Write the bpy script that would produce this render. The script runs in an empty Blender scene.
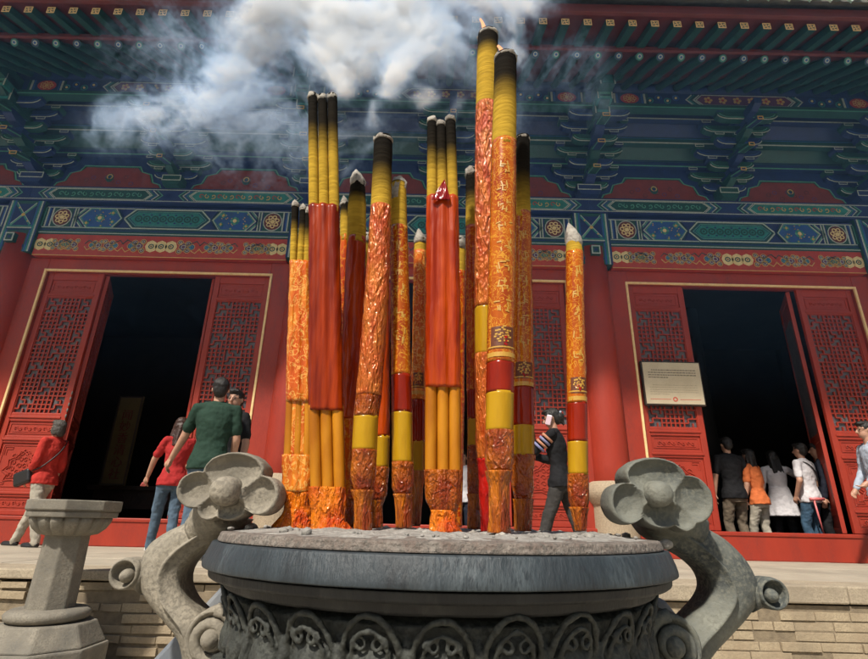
import bpy, bmesh, random
from math import *
from mathutils import Vector, Matrix, noise
random.seed(7)
S = bpy.context.scene
COL = S.collection
# ------------------------------------------------------------------ camera
F = 515.; PIT = atan(192/515.); ROL = atan(.0225); CZ = 1.0
def at(px, py, Y):
    """world point seen at photo pixel (px,py) on the plane y=Y (used to read sizes off the photo)"""
    x = px-434; y = -(py-329.5)
    xr = x*cos(ROL)-y*sin(ROL); yr = x*sin(ROL)+y*cos(ROL)
    a, b, c = xr, F*cos(PIT)-yr*sin(PIT), F*sin(PIT)+yr*cos(PIT)
    t = Y/b
    return Vector((a*t, Y, CZ+c*t))
def mpp(Y, z):                       # metres per photo pixel
    return (Y*cos(PIT)+(z-CZ)*sin(PIT))/F
cam = bpy.data.cameras.new('camera'); camo = bpy.data.objects.new('camera', cam); COL.objects.link(camo)
cam.sensor_width = 36; cam.lens = F/868*36; cam.clip_end = 500; cam.clip_start = .05
camo.location = (0, 0, CZ)
camo.rotation_mode = 'QUATERNION'
camo.rotation_quaternion = (Matrix.Rotation(pi/2+PIT, 4, 'X') @ Matrix.Rotation(ROL, 4, 'Z')).to_quaternion()
S.camera = camo

# ------------------------------------------------------------------ materials
def lin(c):
    return tuple(((x/255)/12.92 if x/255 <= .04045 else (((x/255)+.055)/1.055)**2.4) for x in c)
def mat(name, col, rough=.6, metal=0, var=None, vscale=6, bump=0, bscale=30, coat=0, stretch=None, stain=None,
        sscale=2, sfac=.5, detail=8, spec=.5, fine=0):
    m = bpy.data.materials.new(name); m.use_nodes = True
    nt = m.node_tree; N = nt.nodes; L = nt.links
    b = N['Principled BSDF']
    b.inputs['Roughness'].default_value = rough; b.inputs['Metallic'].default_value = metal
    b.inputs['Coat Weight'].default_value = coat; b.inputs['Coat Roughness'].default_value = .12
    b.inputs['Specular IOR Level'].default_value = spec
    tc = N.new('ShaderNodeTexCoord'); mp = N.new('ShaderNodeMapping'); L.new(tc.outputs['Object'], mp.inputs[0])
    if stretch: mp.inputs['Scale'].default_value = stretch
    out = None
    rgb = N.new('ShaderNodeRGB'); rgb.outputs[0].default_value = (*col, 1); out = rgb.outputs[0]
    def mixin(out, c2, sc, lo, hi, dist=0, det=detail):
        n = N.new('ShaderNodeTexNoise'); n.inputs['Scale'].default_value = sc; n.inputs['Detail'].default_value = det
        n.inputs['Roughness'].default_value = .62; n.inputs['Distortion'].default_value = dist
        L.new(mp.outputs[0], n.inputs['Vector'])
        r = N.new('ShaderNodeMapRange'); r.inputs[1].default_value = lo; r.inputs[2].default_value = hi
        L.new(n.outputs[0], r.inputs[0])
        mx = N.new('ShaderNodeMix'); mx.data_type = 'RGBA'
        L.new(r.outputs[0], mx.inputs[0]); L.new(out, mx.inputs[6]); mx.inputs[7].default_value = (*c2, 1)
        return mx.outputs[2]
    if var: out = mixin(out, var, vscale, .38, .66)
    if stain:
        o2 = mixin(out, stain, sscale, .60-sfac*.25, .60-sfac*.25+.26, .4, 6)
        out = o2
    if fine: out = mixin(out, tuple(x*(1-fine) for x in col), 90, .45, .62, det=3)
    L.new(out, b.inputs['Base Color'])
    if bump:
        n = N.new('ShaderNodeTexNoise'); n.inputs['Scale'].default_value = bscale; n.inputs['Detail'].default_value = 6
        n.inputs['Roughness'].default_value = .6
        L.new(mp.outputs[0], n.inputs['Vector'])
        bp = N.new('ShaderNodeBump'); bp.inputs['Strength'].default_value = bump; bp.inputs['Distance'].default_value = .008
        L.new(n.outputs[0], bp.inputs['Height']); L.new(bp.outputs[0], b.inputs['Normal'])
        L.new(bp.outputs[0], b.inputs['Coat Normal'])
    return m
M = {}
def D(name, *a, **k): M[name] = mat(name, *a, **k); return M[name]
D('red_paint', (.37, .040, .020), .46, var=(.27, .028, .017), vscale=2.2, bump=.25, bscale=26, stain=(.20, .034, .026), sscale=3.2, sfac=.5, stretch=(1, 1, .3), spec=.35, fine=.12)
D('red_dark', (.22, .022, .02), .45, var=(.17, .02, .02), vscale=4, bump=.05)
D('maroon', (.13, .022, .025), .6, var=(.09, .018, .02), vscale=3)
D('gold_line', (.85, .62, .3), .5, var=(.75, .5, .22), vscale=12)
D('gold', (.62, .4, .12), .4, metal=.2, var=(.5, .32, .1), vscale=20)
D('cream', (.72, .58, .3), .6, var=(.6, .46, .2), vscale=20)
D('blue', (.005, .028, .15), .55, var=(.004, .02, .09), vscale=6, fine=.35)
D('blue_mid', (.015, .08, .3), .5, var=(.02, .07, .2), vscale=6)
D('green', (.006, .075, .072), .5, var=(.005, .055, .055), vscale=6, fine=.35)
D('teal', (.02, .21, .2), .5, var=(.012, .13, .13), vscale=8)
D('green_lt', (.09, .3, .22), .5, var=(.06, .22, .17), vscale=8)
D('white_line', (.42, .47, .42), .6, var=(.3, .36, .33), vscale=20)
D('board_red', (.42, .04, .022), .5, var=(.34, .03, .02), vscale=7)
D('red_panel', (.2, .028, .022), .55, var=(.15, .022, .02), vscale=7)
D('purple', (.11, .03, .1), .5, var=(.08, .02, .08))
D('tile_grey', (.16, .16, .14), .8, var=(.09, .09, .08), vscale=8, bump=.4, bscale=30)
D('tile_glaze', (.25, .45, .38), .25, var=(.5, .6, .52), vscale=9, coat=.6)
D('stone_tan', (.42, .35, .25), .85, var=(.32, .26, .19), vscale=8, bump=.5, bscale=45, fine=.35, stain=(.24, .2, .15), sscale=3, sfac=.4)
D('granite', (.45, .36, .25), .8, var=(.36, .27, .18), vscale=60, bump=.4, bscale=70, fine=.4)
D('pave', (.44, .385, .3), .9, var=(.34, .295, .23), vscale=3, bump=.3, bscale=30, stain=(.25, .22, .175), sscale=1.3, sfac=.55, fine=.2)
D('brick', (.41, .33, .22), .9, var=(.3, .23, .15), vscale=5, bump=.7, bscale=40, stain=(.2, .16, .11), sscale=3, sfac=.45, fine=.25)
D('mortar', (.24, .19, .125), .95, var=(.16, .125, .085), vscale=14, bump=.6, bscale=50)
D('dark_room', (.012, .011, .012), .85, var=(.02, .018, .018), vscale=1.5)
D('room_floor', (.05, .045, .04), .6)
D('handle_stone', (.31, .275, .215), .85, var=(.2, .18, .14), vscale=7, bump=.5, bscale=75, stain=(.1, .09, .075), sscale=4.5, sfac=.55, fine=.4)
D('handle_stone_green', (.21, .212, .175), .8, var=(.12, .128, .112), vscale=6, bump=.45, bscale=75, stain=(.024, .032, .038), sscale=3.2, sfac=.85, fine=.3)
D('slate', (.034, .046, .055), .55, var=(.014, .018, .022), vscale=12, bump=.5, bscale=60, stain=(.085, .105, .115), sscale=4, sfac=.45, stretch=(1.4, 1.4, .35), fine=.3)
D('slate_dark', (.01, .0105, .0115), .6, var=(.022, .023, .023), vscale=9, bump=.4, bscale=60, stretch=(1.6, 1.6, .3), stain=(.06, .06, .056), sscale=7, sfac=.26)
D('slate_neck', (.028, .031, .027), .7, var=(.06, .064, .055), vscale=14, bump=.6, bscale=60, fine=.3)
D('marble_blue', (.14, .16, .19), .6, var=(.26, .27, .28), vscale=9, bump=.3, bscale=40, stretch=(1, 1, .5))
D('concrete', (.25, .22, .19), .95, var=(.16, .12, .1), vscale=40, bump=1, bscale=120, fine=.5)
D('ash', (.40, .38, .345), 1, var=(.2, .185, .165), vscale=30, bump=1, bscale=80, fine=.35)
D('ash_tip', (.42, .39, .34), 1, var=(.16, .14, .12), vscale=30, bump=1, bscale=70)
D('char_black', (.012, .01, .008), .95)
D('pedestal', (.24, .215, .17), .85, var=(.15, .135, .11), vscale=7, bump=.5, bscale=50, stain=(.1, .1, .09), sscale=3.5, sfac=.45, fine=.3)
D('banner', (.12, .08, .025), .7, var=(.09, .06, .02)); D('banner_red', (.12, .015, .01), .7)
D('sign_cream', (.62, .52, .36), .6, var=(.56, .46, .31), vscale=5)
D('ink', (.2, .16, .12), .7); D('ink_red', (.6, .1, .06), .6); D('ink_soft', (.42, .35, .25), .7)
D('wood_dark', (.05, .028, .02), .6, var=(.03, .02, .015))
D('skin', (.48, .27, .18), .5, var=(.42, .22, .15), vscale=20)
D('hair', (.012, .01, .009), .45, bump=.8, bscale=60, stretch=(4, 4, .6)); D('hair_grey', (.08, .07, .06), .6, var=(.03, .025, .02), vscale=50, bump=.8, bscale=60, stretch=(4, 4, .6))
D('hair_brown', (.05, .02, .012), .45, var=(.025, .012, .01), bump=.8, bscale=60)
def cloth(n, c, k=.75): D(n, c, .85, var=tuple(x*k for x in c), vscale=9, bump=.35, bscale=14, spec=.2)
cloth('cloth_red', (.5, .04, .03)); cloth('cloth_red2', (.42, .03, .03)); cloth('cloth_green', (.022, .05, .035)); cloth('cloth_black', (.013, .013, .015))
cloth('jeans', (.1, .15, .21), .6); cloth('jeans_blue', (.05, .1, .16), .6); cloth('cloth_stone', (.42, .38, .31)); cloth('cloth_khaki', (.16, .125, .09)); cloth('cloth_white', (.62, .6, .62), .85)
cloth('cloth_orange', (.62, .16, .05)); cloth('cloth_lightblue', (.42, .48, .58), .85); cloth('cloth_grey', (.05, .047, .045)); cloth('cloth_pink', (.55, .2, .18)); cloth('cloth_navy', (.015, .018, .03))
D('leather', (.015, .013, .013), .4); D('shoe_white', (.6, .58, .55), .5); D('lip', (.35, .1, .08), .5); D('eye_dark', (.02, .015, .012), .3)
D('pink_plastic', (.6, .15, .15), .4); D('phone', (.6, .45, .5), .3); D('stripe_a', (.45, .2, .12), .8); D('stripe_b', (.2, .2, .35), .8)

def foil(name, base, alt, gold=None, gscale=18, rough=.22, bump=.6, bscale=24, stretch=(1, 1, .35), metal=0, glyph=False, trans=0, coat=.45, cr=.14):
    """glossy cellophane over printed paper"""
    m = bpy.data.materials.new(name); m.use_nodes = True; nt = m.node_tree; N = nt.nodes; L = nt.links
    b = N['Principled BSDF']; b.inputs['Roughness'].default_value = rough; b.inputs['Metallic'].default_value = metal
    b.inputs['Coat Weight'].default_value = coat; b.inputs['Coat Roughness'].default_value = cr; b.inputs['Coat IOR'].default_value = 1.45; b.inputs['Specular IOR Level'].default_value = .12
    if trans: b.inputs['Transmission Weight'].default_value = trans; b.inputs['IOR'].default_value = 1.15
    tc = N.new('ShaderNodeTexCoord'); mp = N.new('ShaderNodeMapping'); mp.inputs['Scale'].default_value = stretch
    L.new(tc.outputs['Object'], mp.inputs[0])
    n = N.new('ShaderNodeTexNoise'); n.inputs['Scale'].default_value = 14; n.inputs['Detail'].default_value = 5; L.new(mp.outputs[0], n.inputs['Vector'])
    r = N.new('ShaderNodeMapRange'); r.inputs[1].default_value = .38; r.inputs[2].default_value = .62; L.new(n.outputs[0], r.inputs[0])
    mx = N.new('ShaderNodeMix'); mx.data_type = 'RGBA'; L.new(r.outputs[0], mx.inputs[0])
    mx.inputs[6].default_value = (*base, 1); mx.inputs[7].default_value = (*alt, 1)
    out = mx.outputs[2]
    if gold:
        v = N.new('ShaderNodeTexNoise'); v.inputs['Scale'].default_value = gscale; v.inputs['Detail'].default_value = 3
        v.inputs['Distortion'].default_value = 1.6
        L.new(tc.outputs['Object'], v.inputs['Vector'])
        # thin iso-lines of the noise = printed scrollwork
        s = N.new('ShaderNodeMath'); s.operation = 'SUBTRACT'; s.inputs[1].default_value = .5; L.new(v.outputs[0], s.inputs[0])
        a = N.new('ShaderNodeMath'); a.operation = 'ABSOLUTE'; L.new(s.outputs[0], a.inputs[0])
        c = N.new('ShaderNodeMapRange'); c.inputs[1].default_value = .012 if not glyph else .02; c.inputs[2].default_value = .04; c.inputs[3].default_value = 1; c.inputs[4].default_value = 0
        L.new(a.outputs[0], c.inputs[0])
        m2 = N.new('ShaderNodeMix'); m2.data_type = 'RGBA'; L.new(c.outputs[0], m2.inputs[0]); L.new(out, m2.inputs[6]); m2.inputs[7].default_value = (*gold, 1)
        out = m2.outputs[2]
    L.new(out, b.inputs['Base Color'])
    w = N.new('ShaderNodeTexVoronoi'); w.feature = 'F1'; w.inputs['Scale'].default_value = bscale
    nn = N.new('ShaderNodeTexNoise'); nn.inputs['Scale'].default_value = bscale*.6; nn.inputs['Detail'].default_value = 4; L.new(mp.outputs[0], nn.inputs['Vector'])
    ad = N.new('ShaderNodeVectorMath'); ad.operation = 'MULTIPLY_ADD'; L.new(nn.outputs['Color'], ad.inputs[0]); ad.inputs[1].default_value = (.12, .12, .12); L.new(mp.outputs[0], ad.inputs[2])
    L.new(ad.outputs[0], w.inputs['Vector'])
    am = N.new('ShaderNodeMath'); am.operation = 'MULTIPLY_ADD'; L.new(nn.outputs[0], am.inputs[0]); am.inputs[1].default_value = .3; L.new(w.outputs['Distance'], am.inputs[2])
    bp = N.new('ShaderNodeBump'); bp.inputs['Strength'].default_value = bump; bp.inputs['Distance'].default_value = .009
    L.new(am.outputs[0], bp.inputs['Height']); L.new(bp.outputs[0], b.inputs['Normal']); L.new(bp.outputs[0], b.inputs['Coat Normal'])
    M[name] = m; return m
foil('foil_red', (.31, .032, .001), (.15, .011, .001), bump=.5, bscale=11, rough=.35, stretch=(2.4, 2.4, .22), coat=.35, cr=.1)
foil('foil_red_bright', (.44, .055, .002), (.26, .02, .001), bump=.5, bscale=14, rough=.35, stretch=(2.4, 2.4, .3), coat=.5, cr=.08)
foil('foil_orange', (.50, .075, .004), (.30, .025, .002), gold=(.55, .19, .012), gscale=30, bump=.4, bscale=13, stretch=(2, 2, .3), coat=.6, cr=.08)
foil('foil_gold', (.45, .105, .006), (.29, .04, .003), gold=(.56, .25, .02), gscale=40, bump=.3, bscale=10, stretch=(2, 2, .25), coat=.6, cr=.08)
foil('foil_copper', (.40, .055, .006), (.55, .15, .02), bump=1, bscale=34, rough=.22, stretch=(2, 2, .7), metal=.15, coat=.9, cr=.05)
foil('foil_orange_light', (.64, .19, .015), (.50, .08, .006), gold=(.7, .36, .08), gscale=34, bump=.6, bscale=24, stretch=(2, 2, .5), coat=.8, cr=.06)
foil('band_red', (.27, .016, .002), (.18, .01, .002), bump=.3, bscale=13, stretch=(1.8, 1.8, .4), coat=.5, cr=.08)
foil('band_yellow', (.44, .245, .008), (.34, .17, .006), bump=.25, bscale=14, rough=.35, stretch=(1.6, 1.6, .3), coat=.35)
foil('film_brown', (.21, .026, .002), (.40, .10, .005), bump=1, bscale=40, stretch=(1.5, 1.5, .9), coat=1, cr=.05)
foil('film_amber', (.5, .14, .006), (.22, .03, .003), bump=1, bscale=42, rough=.2, stretch=(2, 2, .5), coat=1, cr=.05)
foil('film_orange', (.72, .19, .006), (.45, .05, .003), bump=1, bscale=40, rough=.3, stretch=(1.7, 1.7, .8), coat=.9, cr=.06)
foil('film_crimson', (.4, .01, .006), (.2, .006, .005), bump=1, bscale=30)
foil('sticks_orange', (.50, .2, .012), (.34, .11, .006), bump=.2, bscale=10, rough=.4, coat=.3)
D('paper_gold', (.5, .27, .035), .4, coat=.4); D('paper_dark', (.12, .03, .008), .5)

def core_material():
    m = bpy.data.materials.new('incense_core'); m.use_nodes = True; nt = m.node_tree; N = nt.nodes; L = nt.links
    b = N['Principled BSDF']; b.inputs['Roughness'].default_value = .9; b.inputs['Specular IOR Level'].default_value = .08
    at_ = N.new('ShaderNodeAttribute'); at_.attribute_name = 'Col'
    tc = N.new('ShaderNodeTexCoord'); mp = N.new('ShaderNodeMapping'); mp.inputs['Scale'].default_value = (8, 8, 60); L.new(tc.outputs['Object'], mp.inputs[0])
    n = N.new('ShaderNodeTexNoise'); n.inputs['Scale'].default_value = 2; n.inputs['Detail'].default_value = 4; L.new(mp.outputs[0], n.inputs['Vector'])
    hs = N.new('ShaderNodeMapRange'); hs.inputs[1].default_value = .3; hs.inputs[2].default_value = .7; hs.inputs[3].default_value = .72; hs.inputs[4].default_value = 1.12; L.new(n.outputs[0], hs.inputs[0])
    mu = N.new('ShaderNodeMix'); mu.data_type = 'RGBA'; mu.blend_type = 'MULTIPLY'; mu.inputs[0].default_value = 1
    L.new(at_.outputs['Color'], mu.inputs[6]); L.new(hs.outputs[0], mu.inputs[7]); L.new(mu.outputs[2], b.inputs['Base Color'])
    bp = N.new('ShaderNodeBump'); bp.inputs['Strength'].default_value = .35; bp.inputs['Distance'].default_value = .01; L.new(n.outputs[0], bp.inputs['Height']); L.new(bp.outputs[0], b.inputs['Normal'])
    M['core'] = m
core_material()
fl = bpy.data.materials.new('flame'); fl.use_nodes = True
e = fl.node_tree.nodes.new('ShaderNodeEmission'); e.inputs[0].default_value = (1, .42, .2, 1); e.inputs[1].default_value = 1.3
tr = fl.node_tree.nodes.new('ShaderNodeBsdfTransparent'); mxs = fl.node_tree.nodes.new('ShaderNodeMixShader'); mxs.inputs[0].default_value = .6
fl.node_tree.links.new(tr.outputs[0], mxs.inputs[1]); fl.node_tree.links.new(e.outputs[0], mxs.inputs[2]); fl.node_tree.links.new(mxs.outputs[0], fl.node_tree.nodes['Material Output'].inputs[0]); M['flame'] = fl

# ------------------------------------------------------------------ mesh helpers
def wloc(o):
    v = Vector((0, 0, 0))
    while o: v += o.location; o = o.parent
    return v
def tag(o, label=None, cat=None, group=None, kind=None):
    if label: o['label'] = label
    if cat: o['category'] = cat
    if group: o['group'] = group
    if kind: o['kind'] = kind
    return o
def empty(name, loc, label=None, cat=None, group=None, parent=None):
    o = bpy.data.objects.new(name, None); COL.objects.link(o); o.empty_display_size = .1
    o.location = Vector(loc)-(wloc(parent) if parent else Vector((0, 0, 0)))
    if parent: o.parent = parent
    return tag(o, label, cat, group)
def copy_tree(o, parent=None, off=(0, 0, 0)):
    c = o.copy(); COL.objects.link(c)
    if parent: c.parent = parent
    c.location = o.location+Vector(off)
    for ch in list(o.children): copy_tree(ch, c)
    return c
class G:
    def __init__(s): s.v = []; s.f = []; s.m = []; s.c = []
    def add(s, vs, fs, m=0, col=None):
        n = len(s.v); s.v += [Vector(v) for v in vs]; s.f += [[i+n for i in f] for f in fs]; s.m += [m]*len(fs)
        if col is not None: s.c += col if isinstance(col, list) else [col]*len(vs)
        return s
    def box(s, x0, x1, y0, y1, z0, z1, m=0, rot=None, c=None):
        vs = [Vector((x, y, z)) for z in (z0, z1) for x, y in ((x0, y0), (x1, y0), (x1, y1), (x0, y1))]
        if rot:
            cc = Vector(c) if c else sum(vs, Vector())/8
            vs = [cc+rot@(v-cc) for v in vs]
        return s.add(vs, [(0, 3, 2, 1), (4, 5, 6, 7), (0, 1, 5, 4), (1, 2, 6, 5), (2, 3, 7, 6), (3, 0, 4, 7)], m)
    def prism(s, pts, y0, y1, m=0):       # pts in XZ (counter-clockwise seen from -Y), y0 front
        n = len(pts)
        vs = [(x, y0, z) for x, z in pts]+[(x, y1, z) for x, z in pts]
        fs = [list(range(n)), list(range(2*n-1, n-1, -1))]+[(i, n+i, n+(i+1) % n, (i+1) % n) for i in range(n)]
        return s.add(vs, fs, m)
    def prismx(s, pts, x0, x1, m=0):      # pts in YZ
        n = len(pts)
        vs = [(x0, y, z) for y, z in pts]+[(x1, y, z) for y, z in pts]
        fs = [list(range(n)), list(range(2*n-1, n-1, -1))]+[(i, n+i, n+(i+1) % n, (i+1) % n) for i in range(n)]
        return s.add(vs, fs, m)
    def strip(s, pts, w, y0, y1, m=0, closed=False):   # polyline band in XZ plane
        P = [Vector((a, b)) for a, b in pts]; n = len(P); L_ = []; R_ = []
        for i in range(n):
            a = P[(i-1) % n] if (closed or i > 0) else P[i]; b = P[(i+1) % n] if (closed or i < n-1) else P[i]
            if closed or 0 < i < n-1:
                d1 = (P[i]-a).normalized(); d2 = (b-P[i]).normalized(); t = d1+d2
                t = t.normalized() if t.length > 1e-6 else d1
                nn = Vector((-t.y, t.x)); k = w/2/max(.35, nn.dot(Vector((-d1.y, d1.x))))
            else:
                t = (b-a).normalized(); nn = Vector((-t.y, t.x)); k = w/2
            L_.append(P[i]+nn*k); R_.append(P[i]-nn*k)
        for i in range(n if closed else n-1):
            j = (i+1) % n
            s.prism([tuple(R_[i]), tuple(R_[j]), tuple(L_[j]), tuple(L_[i])], y0, y1, m)
        return s
    def disc(s, x, z, rx, rz, y0, y1, m=0, n=12, a0=0):
        return s.prism([(x+rx*cos(a0+2*pi*i/n), z+rz*sin(a0+2*pi*i/n)) for i in range(n)], y0, y1, m)
    def ring(s, x, z, r, w, y0, y1, m=0, n=12):
        return s.strip([(x+r*cos(2*pi*i/n), z+r*sin(2*pi*i/n)) for i in range(n)], w, y0, y1, m, True)
    def lathe(s, prof, c=(0, 0, 0), n=32, m=0, axis='Z', fn=None, cap=True, cols=None):
        vs = []; cc = []
        for j, (r, h) in enumerate(prof):
            for i in range(n):
                a = 2*pi*i/n; rr = fn(a, h, r) if fn else r
                if axis == 'Z': vs.append((c[0]+rr*cos(a), c[1]+rr*sin(a), c[2]+h))
                elif axis == 'Y': vs.append((c[0]+rr*cos(a), c[1]-h, c[2]+rr*sin(a)))
                else: vs.append((c[0]+h, c[1]+rr*cos(a), c[2]+rr*sin(a)))
                if cols: cc.append(cols[j])
        fs = [(j*n+i, j*n+(i+1) % n, (j+1)*n+(i+1) % n, (j+1)*n+i) for j in range(len(prof)-1) for i in range(n)]
        if cap: fs += [list(range(n-1, -1, -1)), list(range((len(prof)-1)*n, len(prof)*n))]
        return s.add(vs, fs, m, cc if cols else None)
    def tube(s, pts, rad, n=10, m=0, flat=1):
        P = [Vector(p) for p in pts]; R = rad if isinstance(rad, (list, tuple)) else [rad]*len(P)
        vs = []; up = Vector((0, 0, 1)); 
        d0 = (P[1]-P[0]).normalized()
        u = d0.cross(up) if abs(d0.dot(up)) < .95 else d0.cross(Vector((0, 1, 0)))
        u.normalize()
        for i, p in enumerate(P):
            d = (P[min(i+1, len(P)-1)]-P[max(i-1, 0)]).normalized()
            u = (u-d*u.dot(d)).normalized(); w = d.cross(u)
            for k in range(n):
                a = 2*pi*k/n; vs.append(p+u*R[i]*cos(a)+w*R[i]*flat*sin(a))
        fs = [(j*n+i, j*n+(i+1) % n, (j+1)*n+(i+1) % n, (j+1)*n+i) for j in range(len(P)-1) for i in range(n)]
        fs += [list(range(n-1, -1, -1)), list(range((len(P)-1)*n, len(P)*n))]
        return s.add(vs, fs, m)
    def ell(s, c, r, m=0, n=14, rot=None):
        vs = []; fs = []; h = n//2
        for j in range(1, h):
            t = pi*j/h
            for i in range(n):
                a = 2*pi*i/n; p = Vector((r[0]*sin(t)*cos(a), r[1]*sin(t)*sin(a), r[2]*cos(t)))
                vs.append(Vector(c)+(rot@p if rot else p))
        for z in (1, -1):
            p = Vector((0, 0, r[2]*z)); vs.append(Vector(c)+(rot@p if rot else p))
        T = len(vs)-2
        for j in range(h-2):
            for i in range(n): fs.append((j*n+i, (j+1)*n+i, (j+1)*n+(i+1) % n, j*n+(i+1) % n))
        for i in range(n):
            fs.append((T, i, (i+1) % n)); fs.append((T+1, (h-2)*n+(i+1) % n, (h-2)*n+i))
        return s.add(vs, fs, m)
    def taper(s, a, b, ra, rb, m=0, n=12):
        a = Vector(a); b = Vector(b); d = b-a; L_ = max(d.length, 1e-5); d = d/L_
        pts = []; rr = []
        for t in (-.9, -.6, 0): pts.append(a+d*ra*t); rr.append(ra*sqrt(max(0.02, 1-t*t)))
        for t in (.33, .66): pts.append(a+d*L_*t); rr.append(ra+(rb-ra)*t)
        for t in (0, .6, .9): pts.append(b+d*rb*t); rr.append(rb*sqrt(max(0.02, 1-t*t)))
        return s.tube(pts, rr, n, m)
    def build(s, name, mats, parent=None, smooth=False, bevel=0, sub=0, fix=True, remesh=0, smoothn=0, disp=0, dscale=.1, seg=2):
        mats = mats if isinstance(mats, (list, tuple)) else [mats]
        me = bpy.data.meshes.new(name)
        off = wloc(parent) if parent else Vector((0, 0, 0))
        me.from_pydata([tuple(v-off) for v in s.v], [], s.f)
        for m in mats: me.materials.append(M[m] if isinstance(m, str) else m)
        for p, mi in zip(me.polygons, s.m): p.material_index = mi
        if s.c and len(s.c) == len(s.v):
            ca = me.color_attributes.new('Col', 'FLOAT_COLOR', 'POINT')
            for i, c in enumerate(s.c): ca.data[i].color = (*c, 1)
        if fix:
            bm = bmesh.new(); bm.from_mesh(me); bmesh.ops.recalc_face_normals(bm, faces=bm.faces); bm.to_mesh(me); bm.free()
        if smooth:
            for p in me.polygons: p.use_smooth = True
        o = bpy.data.objects.new(name, me); COL.objects.link(o)
        if parent: o.parent = parent
        if remesh:
            r = o.modifiers.new('r', 'REMESH'); r.mode = 'VOXEL'; r.voxel_size = remesh; r.use_smooth_shade = True
        if smoothn:
            r = o.modifiers.new('s', 'SMOOTH'); r.iterations = smoothn; r.factor = .6
        if bevel:
            r = o.modifiers.new('b', 'BEVEL'); r.width = bevel; r.segments = seg; r.limit_method = 'ANGLE'; r.angle_limit = radians(35)
        if sub:
            r = o.modifiers.new('u', 'SUBSURF'); r.levels = sub; r.render_levels = sub
        if disp:
            t = bpy.data.textures.new('t', 'CLOUDS'); t.noise_scale = dscale; t.noise_depth = 3
            r = o.modifiers.new('d', 'DISPLACE'); r.texture = t; r.strength = disp; r.mid_level = .5
        return o
def smooth_path(P, k=6):
    P = [Vector(p) for p in P]; out = []
    for i in range(len(P)-1):
        a = P[max(i-1, 0)]; b = P[i]; c = P[i+1]; d = P[min(i+2, len(P)-1)]
        for j in range(k):
            t = j/k; out.append(.5*((2*b)+(c-a)*t+(2*a-5*b+4*c-d)*t*t+(3*b-a-3*c+d)*t**3))
    out.append(P[-1]); return out
def fit(p): return M[p]

# ------------------------------------------------------------------ ground, terrace
TZ = .60; EDGE = 4.4
g = G(); g.add([(-150, -150, 0), (150, -150, 0), (150, 150, 0), (-150, 150, 0)], [(0, 1, 2, 3)])
tag(g.build('ground', 'pave'), kind='structure')
g = G()
y = EDGE+.38; row = 0
while y < 13.5:
    d = .72 if y < 7 else .9; x = -9.4-(row % 2)*.6
    while x < 9.4:
        w = random.uniform(1.0, 1.5); g.box(x+.004, x+w-.004, y+.004, y+d-.004, .3, TZ+random.uniform(-.002, .002)); x += w
    y += d; row += 1
g.box(-9.6, 9.6, EDGE+.3, 13.6, .02, TZ-.012)
tag(g.build('terrace_floor', 'pave', bevel=.006), kind='structure')
wl = empty('retaining_wall', (0, EDGE, 0), 'weathered tan brick wall with rough stone coping along the terrace edge', 'wall')
g = G(); x = -9.4
while x < 9.4:
    w = random.uniform(.9, 1.7); dz = random.uniform(-.006, .006)
    th = .075 if x < -.5 else .125
    g.box(x+.005, x+w-.005, EDGE-.03+random.uniform(-.012, .012), EDGE+.376, TZ-th, TZ+dz); x += w
o = g.build('coping', 'stone_tan', wl, bevel=.012, disp=.0)
g = G(); z = TZ-.083; k = 0
def course(z1, h, x0, x1, k, rough):
    x = x0-(k % 2)*.13
    while x < x1:
        w = random.choice((.27, .29, .3, .31, .16)) if rough < .5 else random.uniform(.16, .33)
        if not (rough > .5 and random.random() < .05):
            j = rough*.012
            g.box(x+.005, min(x+w, x1)-.005, EDGE+random.uniform(-.006, .006)*(1+2*rough), EDGE+.2, z1-h+.004+random.uniform(0, j), z1-.004-random.uniform(0, j),
                  rot=Matrix.Rotation(random.uniform(-.012, .012)*rough*1.5, 3, 'Y'))
        x += w
z = TZ-.083
for k in range(8): course(z-.07*k, .07, -9.3, -.5, k, 1)
z = TZ-.135-.045
for k in range(7): course(z-.068*k, .068, -.5, 9.3, k, .3)
g.build('brickwork', 'brick', wl, bevel=.007, seg=2)
g = G(); g.box(-9.35, 9.35, EDGE+.008, EDGE+.29, .0, TZ-.14); g.build('mortar_bed', 'mortar', wl)

# ------------------------------------------------------------------ the temple hall
FY = 7.45
hall = empty('temple_hall', (.22, 7.6, TZ), 'red temple hall with painted eaves, open lattice doors and bracketed roof', 'temple')
COLX = [-6.77, -2.10, 2.54, 7.21]
BAYS = [(-6.22, -2.64), (-1.64, 2.08), (3.08, 6.70)]
GT = 4.63; LT = .955      # top of door opening, top of threshold
# columns
for x in COLX:
    g = G(); g.lathe([(.262, 0), (.262, .8), (.258, 2.0), (.25, 3.2), (.243, 4.24)], (x, 7.5, .98), 40)
    cobj = g.build('column', 'red_paint', hall, smooth=True)
    g = G(); g.box(x-.44, x+.44, 7.06, 7.94, TZ, TZ+.06)
    pr = [(.36, .06), (.37, .12), (.33, .15), (.3, .17), (.3, .62), (.305, .66), (.33, .68)]
    pr += [(.335+.05*sin(pi*t/8), .69+.26*t/8) for t in range(9)]+[(.3, .97)]
    g.lathe(pr, (x, 7.5, TZ), 36)
    g.build('plinth', 'granite', cobj, smooth=False, bevel=.01)
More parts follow.
